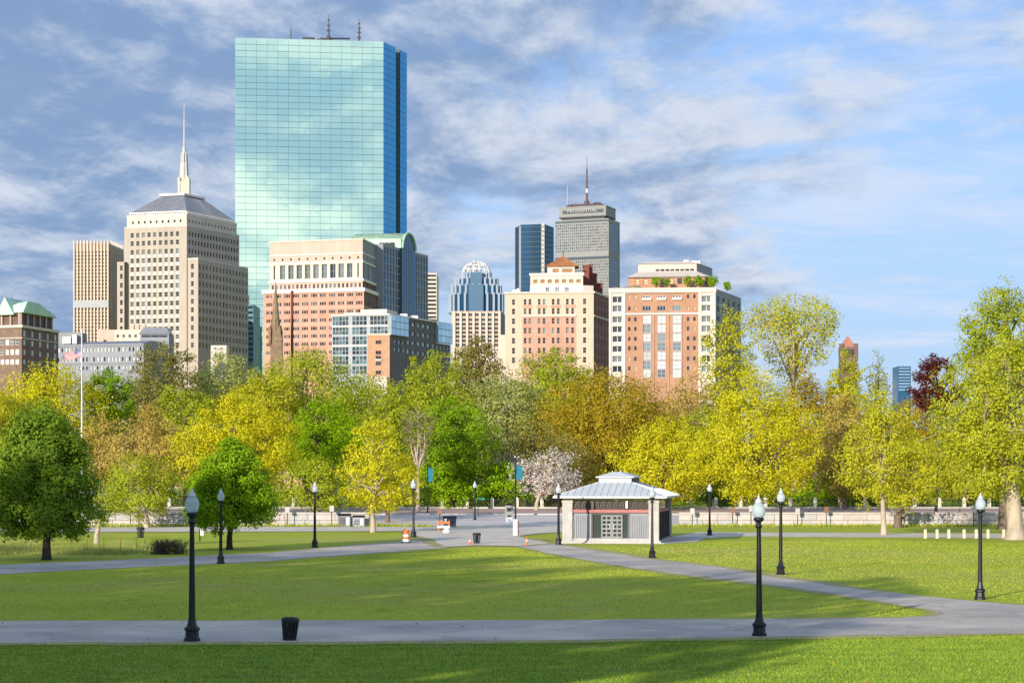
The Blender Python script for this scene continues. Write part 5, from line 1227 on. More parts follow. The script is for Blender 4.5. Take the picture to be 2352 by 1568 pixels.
T = [
 ('yellow gold broad tree at the far left under the dark brick house', 105, 830, 1010, 135, 268, 'yellow', 'dome', 4.2),
 ('yellow tree at the left edge behind the dark round tree', -30, 880, 1130, 90, 255, 'gold', 'dome', 4),
 ('deep green tree just right of the white flagpole', 252, 848, 960, 56, 275, 'green', 'round', 5.5),
 ('dark olive tree under the spire tower', 372, 788, 960, 80, 300, 'olive', 'round', 4.0),
 ('pale lime feathery tree below the wing of the spire tower', 515, 806, 930, 88, 312, 'pale', 'dome', 3.6),
 ('olive green rounded tree between the tan and the bright yellow tree', 425, 884, 1050, 82, 262, 'lime', 'round', 4.0),
 ('tan orange young-leaved tree between lime tree and flagpole', 345, 925, 1140, 92, 226, 'tan', 'oval', 3.6),
 ('small tan tree just left of the larger tan tree', 235, 940, 1110, 60, 245, 'tan', 'oval', 3.2),
 ('brightest yellow tree behind the mid green lawn tree', 545, 888, 1150, 122, 214, 'yellow', 'oval', 4.4),
 ('large yellow green tree below the rose brick block', 705, 800, 1020, 150, 288, 'lime', 'dome', 4.4),
 ('yellowish tree left of the large yellow green tree', 610, 850, 1010, 80, 275, 'gold', 'dome', 4.0),
 ('vivid green tree behind the slim yellow lawn tree', 745, 918, 1090, 85, 236, 'bright', 'round', 4.6),
 ('pale yellow green low tree left of the slim yellow tree', 730, 1045, 1172, 92, 207, 'lime', 'dome', 3.2),
 ('tan leafed low tree beside the slim yellow tree', 890, 1040, 1168, 75, 206, 'gold', 'dome', 2.2),
 ('soft green tree right of the orange brick house', 1010, 806, 1030, 92, 290, 'lime', 'dome', 4.0),
 ('upright pale green tree directly beside the orange brick house', 950, 800, 960, 36, 300, 'lime', 'spire', 3.4),
 ('grey green tree below the crown tower', 1165, 855, 1060, 92, 282, 'pale', 'round', 4.0),
 ('dark green tree behind the low green thicket', 1040, 905, 1090, 80, 240, 'green', 'round', 5.5),
 ('almost bare tree with white forked branches', 960, 925, 1090, 62, 228, 'olive', 'vase', .8),
 ('dark olive treetop in front of the crown tower', 1092, 766, 880, 62, 330, 'olive', 'dome', 4.5),
 ('fresh green rounded tree below the cream hotel', 1272, 798, 960, 98, 310, 'lime', 'dome', 4.6),
 ('tan feathery tree left of the large golden brown tree', 1215, 970, 1110, 95, 252, 'olive', 'round', 2.6),
 ('large golden brown tree in the middle of the garden', 1392, 842, 1100, 158, 275, 'brown', 'dome', 4.6),
 ('yellow tree just right of the kiosk roof', 1525, 955, 1160, 105, 232, 'yellow', 'oval', 4.0),
 ('thin tan tree in front of the orange brick apartment block', 1590, 852, 1010, 80, 300, 'tan', 'dome', 2.2),
 ('large golden tree between the right lamp posts', 1740, 832, 1160, 128, 214, 'yellow', 'oval', 3.0),
 ('brownish gold tree right of the large golden tree', 1850, 850, 1090, 95, 258, 'brown', 'oval', 3.6),
 ('gold treetop beside the orange brick apartment block', 1672, 690, 900, 62, 300, 'gold', 'oval', 2.3),
 ('tall vase shaped airy tree rising above the golden trees', 1822, 674, 900, 130, 318, 'gold', 'vase', 1.9),
 ('small golden treetop in front of the red pyramid turret', 1942, 800, 940, 46, 285, 'gold', 'oval', 3.2),
 ('thin wispy poplar right of the pyramid turret', 2016, 795, 920, 38, 290, 'pale', 'spire', .9),
 ('golden tree left of the slim gold lawn tree', 1940, 890, 1150, 80, 238, 'tan', 'oval', 4.0),
 ('gold tree behind the slim gold lawn tree', 2110, 905, 1110, 90, 250, 'brown', 'dome', 4.0),
 ('bright green low tree left of the slim gold lawn tree', 1905, 1080, 1168, 60, 246, 'bright', 'dome', 4.0),
 ('yellow green tree behind the plane tree trunk', 2220, 960, 1150, 85, 240, 'plane', 'dome', 4.0),
 ('green low tree left of the teal street banner', 1150, 1060, 1166, 70, 243, 'bright', 'dome', 5.0),
 ('green low tree with dense glossy crown behind the litter bin', 1035, 1048, 1166, 82, 241, 'bright', 'dome', 5.0),
 ('pinkish budding tree behind the white blossom tree', 1300, 1000, 1150, 80, 262, 'tan', 'dome', 2.6),
 ('olive tree far back between flagpole and olive treetop', 300, 870, 1080, 80, 330, 'olive', 'dome', 4),
 ('green tree far back below the glass office', 840, 850, 1080, 100, 335, 'lime', 'dome', 4),
 ('dull green tree far back below the hotel', 1130, 880, 1090, 110, 340, 'pale', 'dome', 4),
 ('brown tree far back right of the golden brown tree', 1560, 900, 1120, 100, 335, 'brown', 'dome', 4),
 ('olive tree far back behind the gold trees', 1960, 930, 1130, 120, 335, 'olive', 'dome', 4),
 ('yellow tree far back behind the far left tree', 60, 900, 1120, 130, 335, 'gold', 'dome', 4),
 ('olive tree far back behind the bright yellow tree', 520, 880, 1100, 120, 338, 'olive', 'dome', 4),
 ('gold tree far back behind the large golden tree', 1740, 900, 1120, 110, 335, 'gold', 'dome', 4),
 ('green tree far back left of the crown tower', 1000, 880, 1100, 110, 338, 'lime', 'dome', 4),
 ('lime tree far back below the brick apartment block', 1400, 890, 1100, 120, 340, 'lime', 'dome', 4),
 ('yellow green tree filling the gap left of the hotel trees', 905, 870, 1100, 70, 270, 'lime', 'dome', 4),
 ('rounded yellow green tree between golden brown and yellow tree', 1630, 930, 1130, 80, 248, 'lime', 'dome', 3.6),
 ('broad golden tree in front of the wispy poplar', 2010, 880, 1140, 85, 262, 'gold', 'dome', 3.0),
 ('green tree far back behind the dark red maple', 2240, 900, 1120, 130, 335, 'lime', 'dome', 4)]
for lab, u, vt, vb, hw, d, lf, st, cv in T:
    if 'far back' in lab: vb, hw, cv = 1156, hw * 1.3, 3.0
    elif cv > 2: hw *= 1.22
    if 'far back' not in lab and d > 230 and cv > 2 and vb < 1120: vb = min(1125, vb + 70)
    vtree('garden_tree', lab, u, vt, vb, hw, d, lf, st, cover=cv, group=GARD, bark=BARKP if ('bare' in lab or 'vase' in lab) else BARK,
          limbs=14 if cv < 2.5 else 7, twig=90 if cv < 2.5 else 18, trw=9 if 'bare' in lab else None)
vtree('blossom_tree', 'white blossoming tree with yellowish trunk left of the kiosk', 1258, 1026, 1140, 92, 234, 'blossom', 'dome', tu=1232, trw=8, bark=BARKP, cover=2.0, group=GARD, twig=70, limbs=12)
vtree('blossom_tree', 'low pinkish white blossom tree above the green thicket', 1165, 1038, 1120, 46, 250, 'blossom', 'dome', cover=2.2, group=GARD)
# shrubs along the garden fence
SH = [('dark green clipped shrubs behind the fence at the far left', -20, 150, 'dark', 2.6), ('dark shrub mass behind the fence under the tan tree', 330, 120, 'dark', 2.4), ('green shrub behind the fence under the bright yellow tree', 560, 110, 'green', 2.6),
      ('olive shrub behind the fence left of the slim yellow tree', 760, 95, 'olive', 2.3), ('low green shrub behind the fence at the slim yellow tree', 930, 70, 'green', 2.5), ('tan shrub behind the fence under the blossom tree', 1290, 90, 'olive', 2.2),
      ('green shrub row behind the kiosk', 1480, 110, 'green', 2.6), ('bright green shrub right of the kiosk', 1650, 80, 'bright', 2.8), ('dark shrub behind the fence between the right lamp posts', 1800, 80, 'dark', 2.6),
      ('deep green shrub in the shade under the slim gold tree', 1960, 90, 'dark', 2.7), ('dark plum shrub in the shade near the plane tree', 2120, 80, 'dark', 2.5), ('dark shrub behind the plane tree trunk', 2290, 110, 'dark', 2.8)]
for lab, u, hw, lf, h in SH:
    d = 252 + rng.uniform(-4, 8); tree('garden_shrub', lab, X(u, d), d, gz(d) + .1, gz(d) + h, px(hw, d), lf, 'dome', cover=4.0, group='shrubs along the garden fence', depth=.28, cat='shrub', limbs=4, twig=8, tr=.1)
# clipped bushes in pots on the roof terrace of the brick apartment block
for i, (u, v, rr) in enumerate(((1507, 646, 12), (1532, 648, 9), (1579, 646, 12), (1606, 645, 13), (1637, 645, 14), (1671, 657, 11))):
    d = 433.5 if u < 1650 else 441; lab = ('leftmost', 'second small', 'third', 'fourth', 'fifth large', 'rightmost')[i] + ' round clipped bush on the brick block roof terrace'
    tree('terrace_bush', lab, X(u, d), d, Z(v + rr * .9, d), Z(v - rr, d), px(rr, d), 'green', 'round', cover=5, ls=.34, group='clipped bushes on the roof terrace', cat='bush', ground=Z(664, d), limbs=3, twig=6, tr=.12)
# tall elms on the slope behind the viewpoint; their shade covers the near lawn
for i, (c, y, h, r_) in enumerate(((-132, 45, 24, 10), (-116, 48, 23.5, 10), (-100, 44, 24, 10), (-86, 47, 23.5, 10), (-74, 40, 26, 9), (-62, 26, 26, 9), (-51, 16, 24.5, 8.5), (-41, 12, 24, 8), (-31.5, 13, 22.5, 6.5), (-24.5, -4, 20.5, 4.5), (-36, -14, 27, 8), (-54, -8, 28, 9), (-95, 20, 29, 9))):
    x = c + .532 * y
    tree('elm_tree', 'tall elm on the slope behind the viewpoint, shading the near lawn', x, y, 6.5, h, r_, 'green', 'oval', cover=5.0, ls=.8, group='elms behind the viewpoint', limbs=6, twig=10, tr=.45, clump=1.0, many=1.0)
# ------------------------------------------------------------------ street and park furniture
BLACK = mat('black_paint', (.012, .012, .014), .45, var=.2, scale=4, coords='obj', spec=.4)
def globemat():
    m = bpy.data.materials.new('lamp_glass'); m.use_nodes = True; b = bsdf(m); b.inputs['Base Color'].default_value = (.62, .70, .73, 1)
    b.inputs['Roughness'].default_value = .18; b.inputs['Transmission Weight'].default_value = .45; b.inputs['IOR'].default_value = 1.3; return m
GLOBE = globemat()
def make_lamp():
    r = thing('street_lamp', 'x', 'street lamp', (0, 0, 0), 'black lamp posts along the paths')
    m = MB(); m.lathe([(.24, -.1), (.24, .10), (.20, .13), (.19, .30), (.225, .34), (.225, .40), (.15, .46), (.115, .60), (.105, .72)], 8); m.build('base', BLACK, r)
    m = MB(); m.lathe([(.09, .68), (.082, 1.2), (.066, 2.6), (.056, 3.42)], 12)
    for i in range(10):
        a = 2 * math.pi * i / 10; m.tube((.085 * math.cos(a), .085 * math.sin(a), .75), (.057 * math.cos(a), .057 * math.sin(a), 3.38), .012, .009, 4)
    m.build('shaft', BLACK, r, smooth=False)
    m = MB(); m.lathe([(.07, 3.36), (.11, 3.40), (.11, 3.45), (.075, 3.49), (.075, 3.55), (.15, 3.60), (.17, 3.66), (.13, 3.70)], 14); m.build('collar', BLACK, r, smooth=True)
    m = MB(); m.lathe([(.125, 3.69), (.175, 3.76), (.205, 3.86), (.21, 3.95), (.185, 4.05), (.13, 4.12), (.105, 4.15)], 18); m.build('globe', GLOBE, r, smooth=True)
    m = MB(); m.lathe([(.118, 4.145), (.118, 4.17), (.09, 4.24), (.055, 4.29), (.03, 4.31), (.034, 4.35), (.01, 4.41)], 14); m.build('finial', LIGHTM, r, smooth=True)
    return r
lamp = make_lamp()
LAMPS = [(441, 1473, 354, 'nearest lamp post on the left, standing beside the near path'), (1744, 1461, 326, 'nearest lamp post on the right, standing beside the near path'),
         (507, 1294, 173, 'lamp post at the left path in front of the mid green tree'), (723, 1257, 152, 'lamp post on the left lawn strip right of the mid green tree'),
         (950, 1234, 135, 'lamp post beside the orange striped barrel'), (1091, 1201, 97, 'small distant lamp post in front of the low green trees'),
         (1283, 1251, 142, 'lamp post at the left corner of the kiosk'), (1498, 1281, 166, 'lamp post in front of the right pillar of the kiosk'),
         (1630, 1229, 120, 'distant lamp post right of the kiosk'), (1793, 1319, 199, 'lamp post where the diagonal path meets the right lawn'), (2251, 1376, 246, 'lamp post at the right end of the diagonal path')]
for i, (u, v, h, lab) in enumerate(LAMPS):
    d = D(v); s = px(h, d) / 4.41; loc = (X(u, d), d, 0)
    if i == 0: lamp.location = loc; lamp.scale = (s,) * 3; lamp['label'] = lab
    else: copytree(lamp, loc, .4 * i, s, lab).rotation_euler = (random.uniform(-.008, .008), random.uniform(-.008, .008), .4 * i)

def kiosk():
    dn = 143.6; cr = Vector((X(1513, dn), dn)); ang = R(-8.5); W_, Dp = 7.05, 14.0
    ex = Vector((math.cos(ang), math.sin(ang))); ey = Vector((-ex.y, ex.x)); o = cr - ex * W_
    r = thing('kiosk', 'low pavilion kiosk with hipped pale metal roof, stone pillars and gridded doors', 'kiosk', (o.x, o.y, 0), None, ang)
    RM = mat('pale_metal_roof', (.56, .58, .565), .6, metal=0.0, var=.06, scale=.6); RP = mat('kiosk_stone', (.43, .41, .38), .85, var=.16, scale=1.5, bump=.2, bscale=8)
    REDB = mat('red_band', (.42, .16, .15), .7); GP = mat('grey_blue_panel', (.24, .25, .275), .4, var=.08, scale=1); FRM = mat('iron_lattice', (.08, .07, .06), .5); GG = glass('kiosk_glass', (.05, .065, .065), .1, .05, .7)
    def P(nm, mb, m_, par=None, sm=False): return mb.build(nm, m_, par or r, off=(0, 0, 0), smooth=sm)
    zE = 3.28; pw = .74
    P('plinth', MB().box(-.15, W_ + .15, -.15, Dp + .15, -.1, .18), RP)
    for x0 in (0, W_ - pw):
        for y0 in (0, Dp - pw):
            p = P('pillar', MB().box(x0, x0 + pw, y0, y0 + pw, .18, zE - .14), RP); P('capital', MB().box(x0 - .05, x0 + pw + .05, y0 - .05, y0 + pw + .05, zE - .32, zE - .2), RP, p)
    P('beam', MB().box(.02, W_ - .02, .05, .35, zE - .14, zE + .02).box(.02, W_ - .02, Dp - .35, Dp - .05, zE - .14, zE + .02).box(.05, .35, .35, Dp - .35, zE - .14, zE + .02).box(W_ - .35, W_ - .05, .35, Dp - .35, zE - .14, zE + .02), RP)
    a, b = pw, W_ - pw; zb = 2.23
    for yy, nm in ((.22, 0), (Dp - .22, 1)):
        P('band', MB().box(a, b, yy - .08, yy + .1, zb, zb + .22), REDB)
    for xx in (.22, W_ - .22): P('band', MB().box(xx - .08, xx + .08, pw, Dp - pw, zb, zb + .22), REDB)
    # lattice above the band: squares with a ring and a cross
    n = 12; cw = (b - a) / n; z0, z1 = zb + .24, zE - .16
    m = MB().quad((a, .34, z0), (b, .34, z0), (b, .34, z1), (a, .34, z1)); P('clerestory_glass', m, glass('dim_brown_glass', (.10, .075, .06), 0, .25, .4))
    for i in range(n):
        m = MB(); x0 = a + i * cw; c = x0 + cw / 2; zc = (z0 + z1) / 2; q = min(cw, z1 - z0) * .40
        m.box(x0, x0 + .05, .18, .24, z0, z1); m.tube((x0 + .05, .2, z0), (x0 + cw, .2, z1), .02, .02, 4); m.tube((x0 + .05, .2, z1), (x0 + cw, .2, z0), .02, .02, 4)
        for k in range(10):
            f, g = 2 * math.pi * k / 10, 2 * math.pi * (k + 1) / 10; m.tube((c + q * math.cos(f), .19, zc + q * math.sin(f)), (c + q * math.cos(g), .19, zc + q * math.sin(g)), .022, .022, 4)
        P('lattice', m, FRM)
    P('wall_light', MB().box(a + (b - a) * .70, a + (b - a) * .70 + .16, .0, .14, z0 + .08, z1 - .05), mat('white_lamp_case', (.8, .8, .74), .4)); P('wall_light', MB().box(a + (b - a) * .25, a + (b - a) * .25 + .18, .0, .14, z0 + .02, z1 - .05), FRM)
    # lower front: ribbed side panels and glazed doors
    w3 = (b - a); x1, x2 = a + w3 * .255, a + w3 * .735; zl = .36
    for xa, xb in ((a, x1), (x2, b)):
        m = MB().box(xa + .02, xb - .02, .24, .32, zl, zb - .05); p = P('panel', m, GP)
        k = 9
        for i in range(k): xx = xa + (xb - xa) * (i + .5) / k; P('rib', MB().box(xx - .035, xx + .035, .18, .238, zl + .04, zb - .22), GP, p)
        P('frame', MB().box(xa, xa + .05, .16, .23, zl, zb).box(xb - .05, xb, .16, .23, zl, zb), FRM, p)
    P('sill', MB().box(a, b, .12, .42, .18, zl - .003), RP)
    P('glazing', MB().quad((x1, .3, zl), (x2, .3, zl), (x2, .3, zb - .003), (x1, .3, zb - .003)), GG)
    DG = mat('grey_green_frame', (.23, .235, .23), .5)
    m = MB().box(x1, x1 + .07, .2, .26, zl, zb).box(x2 - .07, x2, .2, .26, zl, zb).box(x1 + .07, x2 - .07, .2, .26, zb - .14, zb - .03)
    dx0, dx1 = x1 + (x2 - x1) * .25, x1 + (x2 - x1) * .84; P('door_surround', m, FRM)
    for k in range(2):
        xa, xb = dx0 + (dx1 - dx0) * k / 2 + .01, dx0 + (dx1 - dx0) * (k + 1) / 2 - .01; m = MB(); nx, nz = 2, 5; zt = zb - .18
        for i in range(nx + 1): xx = xa + (xb - xa - .1) * i / nx; m.box(xx, xx + .1, .18, .25, zl + .02, zt)
        for j in range(nz + 1): zz = zl + .02 + (zt - zl - .14) * j / nz; m.box(xa + .1, xb - .1, .19, .245, zz, zz + .12)
        dr = P('door', m, DG); P('door_pane', MB().quad((xa + .1, .27, zl + .1), (xb - .1, .27, zl + .1), (xb - .1, .27, zt - .1), (xa + .1, .27, zt - .1)), G_DARK, dr); P('handle', MB().box(xb - .16 if k == 0 else xa + .12, xb - .13 if k == 0 else xa + .15, .10, .13, 1.0, 1.4), LIGHTM, dr)
    # long sides
    for xx, s in ((W_ - .24, 1), (.24, -1)):
        P('side_glazing', MB().quad((xx, pw, .36), (xx, Dp - pw, .36), (xx, Dp - pw, zb), (xx, pw, zb)), GG); P('side_clerestory', MB().quad((xx, pw, zb + .23), (xx, Dp - pw, zb + .23), (xx, Dp - pw, zE - .16), (xx, pw, zE - .16)), G_DARK)
        for k in range(8): yy = pw + (Dp - 2 * pw) * k / 7; P('mullion', MB().box(xx - .06, xx + .09, yy - .06, yy + .06, .18, zb), FRM)
    P('rear_wall', MB().box(a, b, Dp - .3, Dp - .2, .18, zb), RP)
    # roof
    ov = .62; e = [(-ov, -ov), (W_ + ov, -ov), (W_ + ov, Dp + ov), (-ov, Dp + ov)]; cz = 4.45
    cx0, cx1, cy0, cy1 = W_ / 2 - 1.22, W_ / 2 + 1.22, Dp / 2 - 3.4, Dp / 2 + 3.4; t = [(cx0, cy0), (cx1, cy0), (cx1, cy1), (cx0, cy1)]
    P('eave', MB().prism(e, zE + .003, zE + .14), RM)
    for k in range(4):
        p, q = e[k], e[(k + 1) % 4]; s, u = t[k], t[(k + 1) % 4]
        m = MB().quad((*p, zE + .143), (*q, zE + .143), (*u, cz), (*s, cz)); sl_ = P('roof_slope', m, RM)
        nS = 17 if k % 2 == 0 else 30
        for i in range(nS + 1):
            f = i / nS; lo = Vector((*lerp2(p, q, f), zE + .16)); L_ = (Vector(q) - Vector(p)).length
            dirv = Vector((*(Vector(q) - Vector(p)).normalized(), 0)); inn = Vector((-dirv.y, dirv.x, 0))
            fs = (Vector(s) - Vector(p)).dot(Vector(dirv[:2])); fe = (Vector(u) - Vector(p)).dot(Vector(dirv[:2])); dep = (Vector(s) - Vector(p)).dot(Vector(inn[:2])); pos = L_ * f
            g = min(1.0, pos / fs if pos < fs else ((L_ - pos) / (L_ - fe) if pos > fe else 1.0))
            if g < .06: continue
            hi = lo + inn * dep * g + Vector((0, 0, (cz - zE - .143) * g)); P('seam', MB().tube(lo, hi, .028, .028, 4), RM, sl_)
    c = P('cupola', MB().prism(t, cz - .2, cz + .33), RM)
    for i in range(7): yy = cy0 + (cy1 - cy0) * (i + .5) / 7; P('louvre', MB().box(cx1 + .003, cx1 + .05, yy - .35, yy + .35, cz + .02, cz + .3), FRM, c)
    te = [(cx0 - .22, cy0 - .22), (cx1 + .22, cy0 - .22), (cx1 + .22, cy1 + .22), (cx0 - .22, cy1 + .22)]; ti = [(W_ / 2 - .3, cy0 + 1.0), (W_ / 2 + .3, cy0 + 1.0), (W_ / 2 + .3, cy1 - 1.0), (W_ / 2 - .3, cy1 - 1.0)]
    P('cupola_roof', MB().prism(te, cz + .33, cz + .40).loft(te, cz + .403, ti, cz + .76), RM)
    m = MB()
    for q in ((W_ / 2 - .3, cy0 + 1), (W_ / 2 + .3, cy0 + 1)): m.tube((*q, cz + .74), (*q, cz + .86), .05, .03, 6)
    P('finial', m, RM)
    sl2 = MB(); q = [o - ex * .4 - ey * .5, o + ex * (W_ + .4) - ey * .5, o + ex * (W_ + 2.6) + ey * 4, o + ex * (W_ + 2.8) + ey * (Dp + 3), o - ex * .4 + ey * (Dp + 3)]
    sl2.prism([tuple(k) for k in q], -.05, .05); struct(sl2.build('paved_apron', STONE))
kiosk()

def litter_bin(u, v, h, lab, tilt=0.0):
    d = D(v); r = thing('litter_bin', lab, 'litter bin', (X(u, d), d, 0), 'black slatted litter bins'); r.rotation_euler = (0, tilt, 0); s = px(h, d) / .9; r.scale = (s,) * 3
    P = lambda nm, mb, m_: mb.build(nm, m_, r, off=(0, 0, 0), smooth=False)
    P('liner', MB().lathe([(.10, .06), (.12, .70)], 14), BLACK)
    P('rim', MB().lathe([(.33, .70), (.345, .74), (.345, .86), (.30, .90), (.24, .89), (.24, .70)], 18), BLACK)
    P('bottom_ring', MB().lathe([(.255, -.03), (.265, .09), (.22, .09)], 18), BLACK)
    sm = MB()
    for i in range(16):
        a = 2 * math.pi * i / 16; c, s_ = math.cos(a), math.sin(a); k = MB(); w = .032
        for (rr, z) in (): pass
        k.add([(.255 * c - w * s_, .255 * s_ + w * c, .05), (.255 * c + w * s_, .255 * s_ - w * c, .05), (.335 * c + w * s_, .335 * s_ - w * c, .74), (.335 * c - w * s_, .335 * s_ + w * c, .74),
               (.243 * c - w * s_, .243 * s_ + w * c, .05), (.243 * c + w * s_, .243 * s_ - w * c, .05), (.323 * c + w * s_, .323 * s_ - w * c, .74), (.323 * c - w * s_, .323 * s_ + w * c, .74)],
              [(0, 1, 2, 3), (7, 6, 5, 4), (0, 4, 5, 1), (1, 5, 6, 2), (2, 6, 7, 3), (3, 7, 4, 0)]); P('slat', k, BLACK)
litter_bin(665, 1471, 54, 'large black slatted litter bin beside the near path', .04)
litter_bin(323, 1234, 24, 'small dark litter bin on the lawn right of the dark left tree')
litter_bin(1095, 1248, 25, 'dark litter bin at the path junction beside the small cone')

ORANGE = mat('orange_plastic', (.75, .16, .03), .5, coords='obj'); WHT = mat('white_reflective', (.78, .76, .72), .4, coords='obj')
def drum():
    d = D(1246); r = thing('traffic_drum', 'orange and white striped traffic barrel at the edge of the left path', 'traffic barrel', (X(932, d), d, 0)); P = lambda nm, mb, m_: mb.build(nm, m_, r, off=(0, 0, 0))
    P('base', MB().lathe([(.36, 0), (.36, .06), (.30, .09)], 16), BLACK)
    z = .09
    for i, (h, mm) in enumerate(((.19, WHT), (.17, ORANGE), (.19, WHT), (.30, ORANGE))):
        P('stripe', MB().lathe([(.295 - .02 * i, z), (.285 - .02 * i, z + h - .003)], 18), mm); z += h
    P('handle', MB().box(-.1, .1, -.03, .03, z - .01, z + .07), ORANGE)
drum()
def cone(u, v, h, lab):
    d = D(v); r = thing('traffic_cone', lab, 'traffic cone', (X(u, d), d, 0), 'orange traffic cones'); s = h / .7; r.scale = (s,) * 3; P = lambda nm, mb, m_: mb.build(nm, m_, r, off=(0, 0, 0))
    P('base', MB().box(-.2, .2, -.2, .2, -.01, .04), ORANGE); P('body', MB().lathe([(.14, .04), (.085, .32)], 14), ORANGE); P('collar', MB().lathe([(.086, .321), (.06, .46)], 14), WHT); P('tip', MB().lathe([(.059, .461), (.028, .7)], 14), ORANGE)
cone(1079, 1251, .55, 'small orange cone left of the junction litter bin'); cone(1210, 1252, .6, 'orange cone on the diagonal path near the kiosk')
def barricade():
    d = D(1221); r = thing('barricade', 'folded orange and white barricade in front of the dark blue bin', 'barricade', (X(1019, d), d, .012)); P = lambda nm, mb, m_: mb.build(nm, m_, r, off=(0, 0, 0))
    for x in (-.5, .42): P('leg', MB().box(x, x + .08, -.25, -.2, 0, 1.0), ORANGE); P('leg', MB().box(x, x + .08, .2, .25, 0, .95), ORANGE)
    for k, z in enumerate((.35, .72)): P('board', MB().box(-.55, .55, -.30, -.26, z, z + .2), (WHT, ORANGE)[k])
    d = D(1224); o = MB().lathe([(.30, 0), (.36, .12), (.30, .30), (.14, .40), (.05, .46)], 10, (0, 0, 0)).build('refuse_bag', mat('white_bag', (.72, .70, .72), .5), None, off=(0, 0, 0), smooth=True); o.location = (X(1026, d), d, .012); tag(o, 'white refuse bag on the ground beside the barricade', 'bag')
barricade()
def bluebin():
    d = D(1211); r = thing('waste_container', 'dark blue waste container at the path junction', 'container', (X(1033, d), d, 0.016)); NB = mat('navy_steel', (.02, .035, .06), .45, coords='obj'); P = lambda nm, mb, m_: mb.build(nm, m_, r, off=(0, 0, 0))
    P('body', MB().loft([(-.58, -.45), (.58, -.45), (.58, .45), (-.58, .45)], .08, [(-.64, -.5), (.64, -.5), (.64, .5), (-.64, .5)], .95), NB); P('lid', MB().loft([(-.7, -.56), (.7, -.56), (.7, .56), (-.7, .56)], .953, [(-.66, -.3), (.66, -.3), (.66, .56), (-.66, .56)], 1.12), BLACK)
    for x in (-.5, .5): P('wheel', MB().tube((x - .04, -.35, .08), (x + .04, -.35, .08), .085, .085, 10), BLACK)
    P('notice', MB().box(-.5, -.28, -.53, -.51, .5, .85), WHT)
bluebin()
def cabinet(u0, u1, v0, v1, lab, mm):
    d = D(1207); w = px(u1 - u0, d); h = px(v1 - v0, d); r = thing('utility_cabinet', lab, 'cabinet', (X((u0 + u1) / 2, d), d - 4, 0), 'grey cabinets beside the street'); P = lambda nm, mb, m_: mb.build(nm, m_, r, off=(0, 0, 0))
    P('body', MB().box(-w / 2, w / 2, -.35, .35, 0, h * .82), mm); P('lid', MB().loft([(-w / 2 - .05, -.4), (w / 2 + .05, -.4), (w / 2 + .05, .4), (-w / 2 - .05, .4)], h * .823, [(-w / 2, -.2), (w / 2, -.2), (w / 2, .4), (-w / 2, .4)], h), BLACK)
    for k in range(4): P('louvre', MB().box(-w * .4, w * .1, -.38, -.352, h * (.2 + .13 * k), h * (.26 + .13 * k)), DARKM)
    P('door', MB().box(w * .16, w * .42, -.375, -.352, h * .12, h * .72), LIGHTM)
cabinet(785, 813, 1175, 1205, 'grey slatted cabinet left of the slim yellow tree', mat('grey_paint', (.19, .19, .2), .5)); cabinet(818, 844, 1174, 1200, 'lighter grey cabinet touching the slim yellow tree trunk', mat('light_grey_paint', (.32, .33, .34), .5))
def banner(u, d, vtop, v0, v1, lab, plinth):
    g = gz(d); r = thing('banner_pole', lab, 'banner pole', (X(u, d), d, g)); P = lambda nm, mb, m_: mb.build(nm, m_, r, off=(0, 0, 0)); z = lambda v: Z(v, d) - g
    P('pole', MB().tube((0, 0, 0), (0, 0, z(vtop)), .085, .06, 10), BLACK); P('cap', MB().lathe([(.07, 0), (.1, .08), (.02, .3)], 10, (0, 0, z(vtop))), BLACK)
    TE = mat('teal_cloth', (.02, .17, .24), .8, coords='obj'); m = MB(); n = 8; w = .52; zz0, zz1 = z(v1), z(v0)
    for i in range(n):
        a, b = zz0 + (zz1 - zz0) * i / n, zz0 + (zz1 - zz0) * (i + 1) / n; f = lambda q: .05 * math.sin(q * 5)
        m.add([(.06, f(a), a), (.06 + w, f(a + .2), a), (.06 + w, f(b + .2), b), (.06, f(b), b)], [(0, 1, 2, 3)])
        m.add([(.06, f(a) + .01, a), (.06, f(b) + .01, b), (.06 + w, f(b + .2) + .01, b), (.06 + w, f(a + .2) + .01, a)], [(0, 1, 2, 3)])
    P('banner', m, TE)
    for q in (zz0, zz1): P('arm', MB().tube((0, 0, q), (.62, 0, q), .02, .02, 6), BLACK)
    if plinth: P('plinth', MB().box(-.2, .16, -.2, .2, -.05, 1.34), WHT); P('plinth_side', MB().box(.163, .3, -.12, .2, -.05, 1.2), BRICKD)
banner(1184, D(1229), 1058, 1069, 1100, 'teal banner pole with white square plinth left of the kiosk', True); banner(982, 226, 1068, 1074, 1106, 'teal banner pole at the street behind the barrel', False)
def pillar_box():
    d = 200.; r = thing('pay_station', 'grey pay station on a white base beside the banner pole', 'pay station', (X(1170, d), d, gz(d))); P = lambda nm, mb, m_: mb.build(nm, m_, r, off=(0, 0, 0))
    P('base', MB().box(-.36, .3, -.3, .3, -.05, .8), WHT); P('post', MB().box(-.2, .2, -.15, .15, .8, 1.0), BLACK); P('housing', MB().box(-.45, .42, -.3, .3, 1.0, 2.0), CONC); P('roof', MB().loft([(-.5, -.35), (.48, -.35), (.48, .35), (-.5, .35)], 2.003, [(-.2, -.1), (.2, -.1), (.2, .1), (-.2, .1)], 2.2), BLACK); P('screen', MB().box(-.25, .2, -.33, -.3, 1.4, 1.75), G_DARK)
pillar_box()
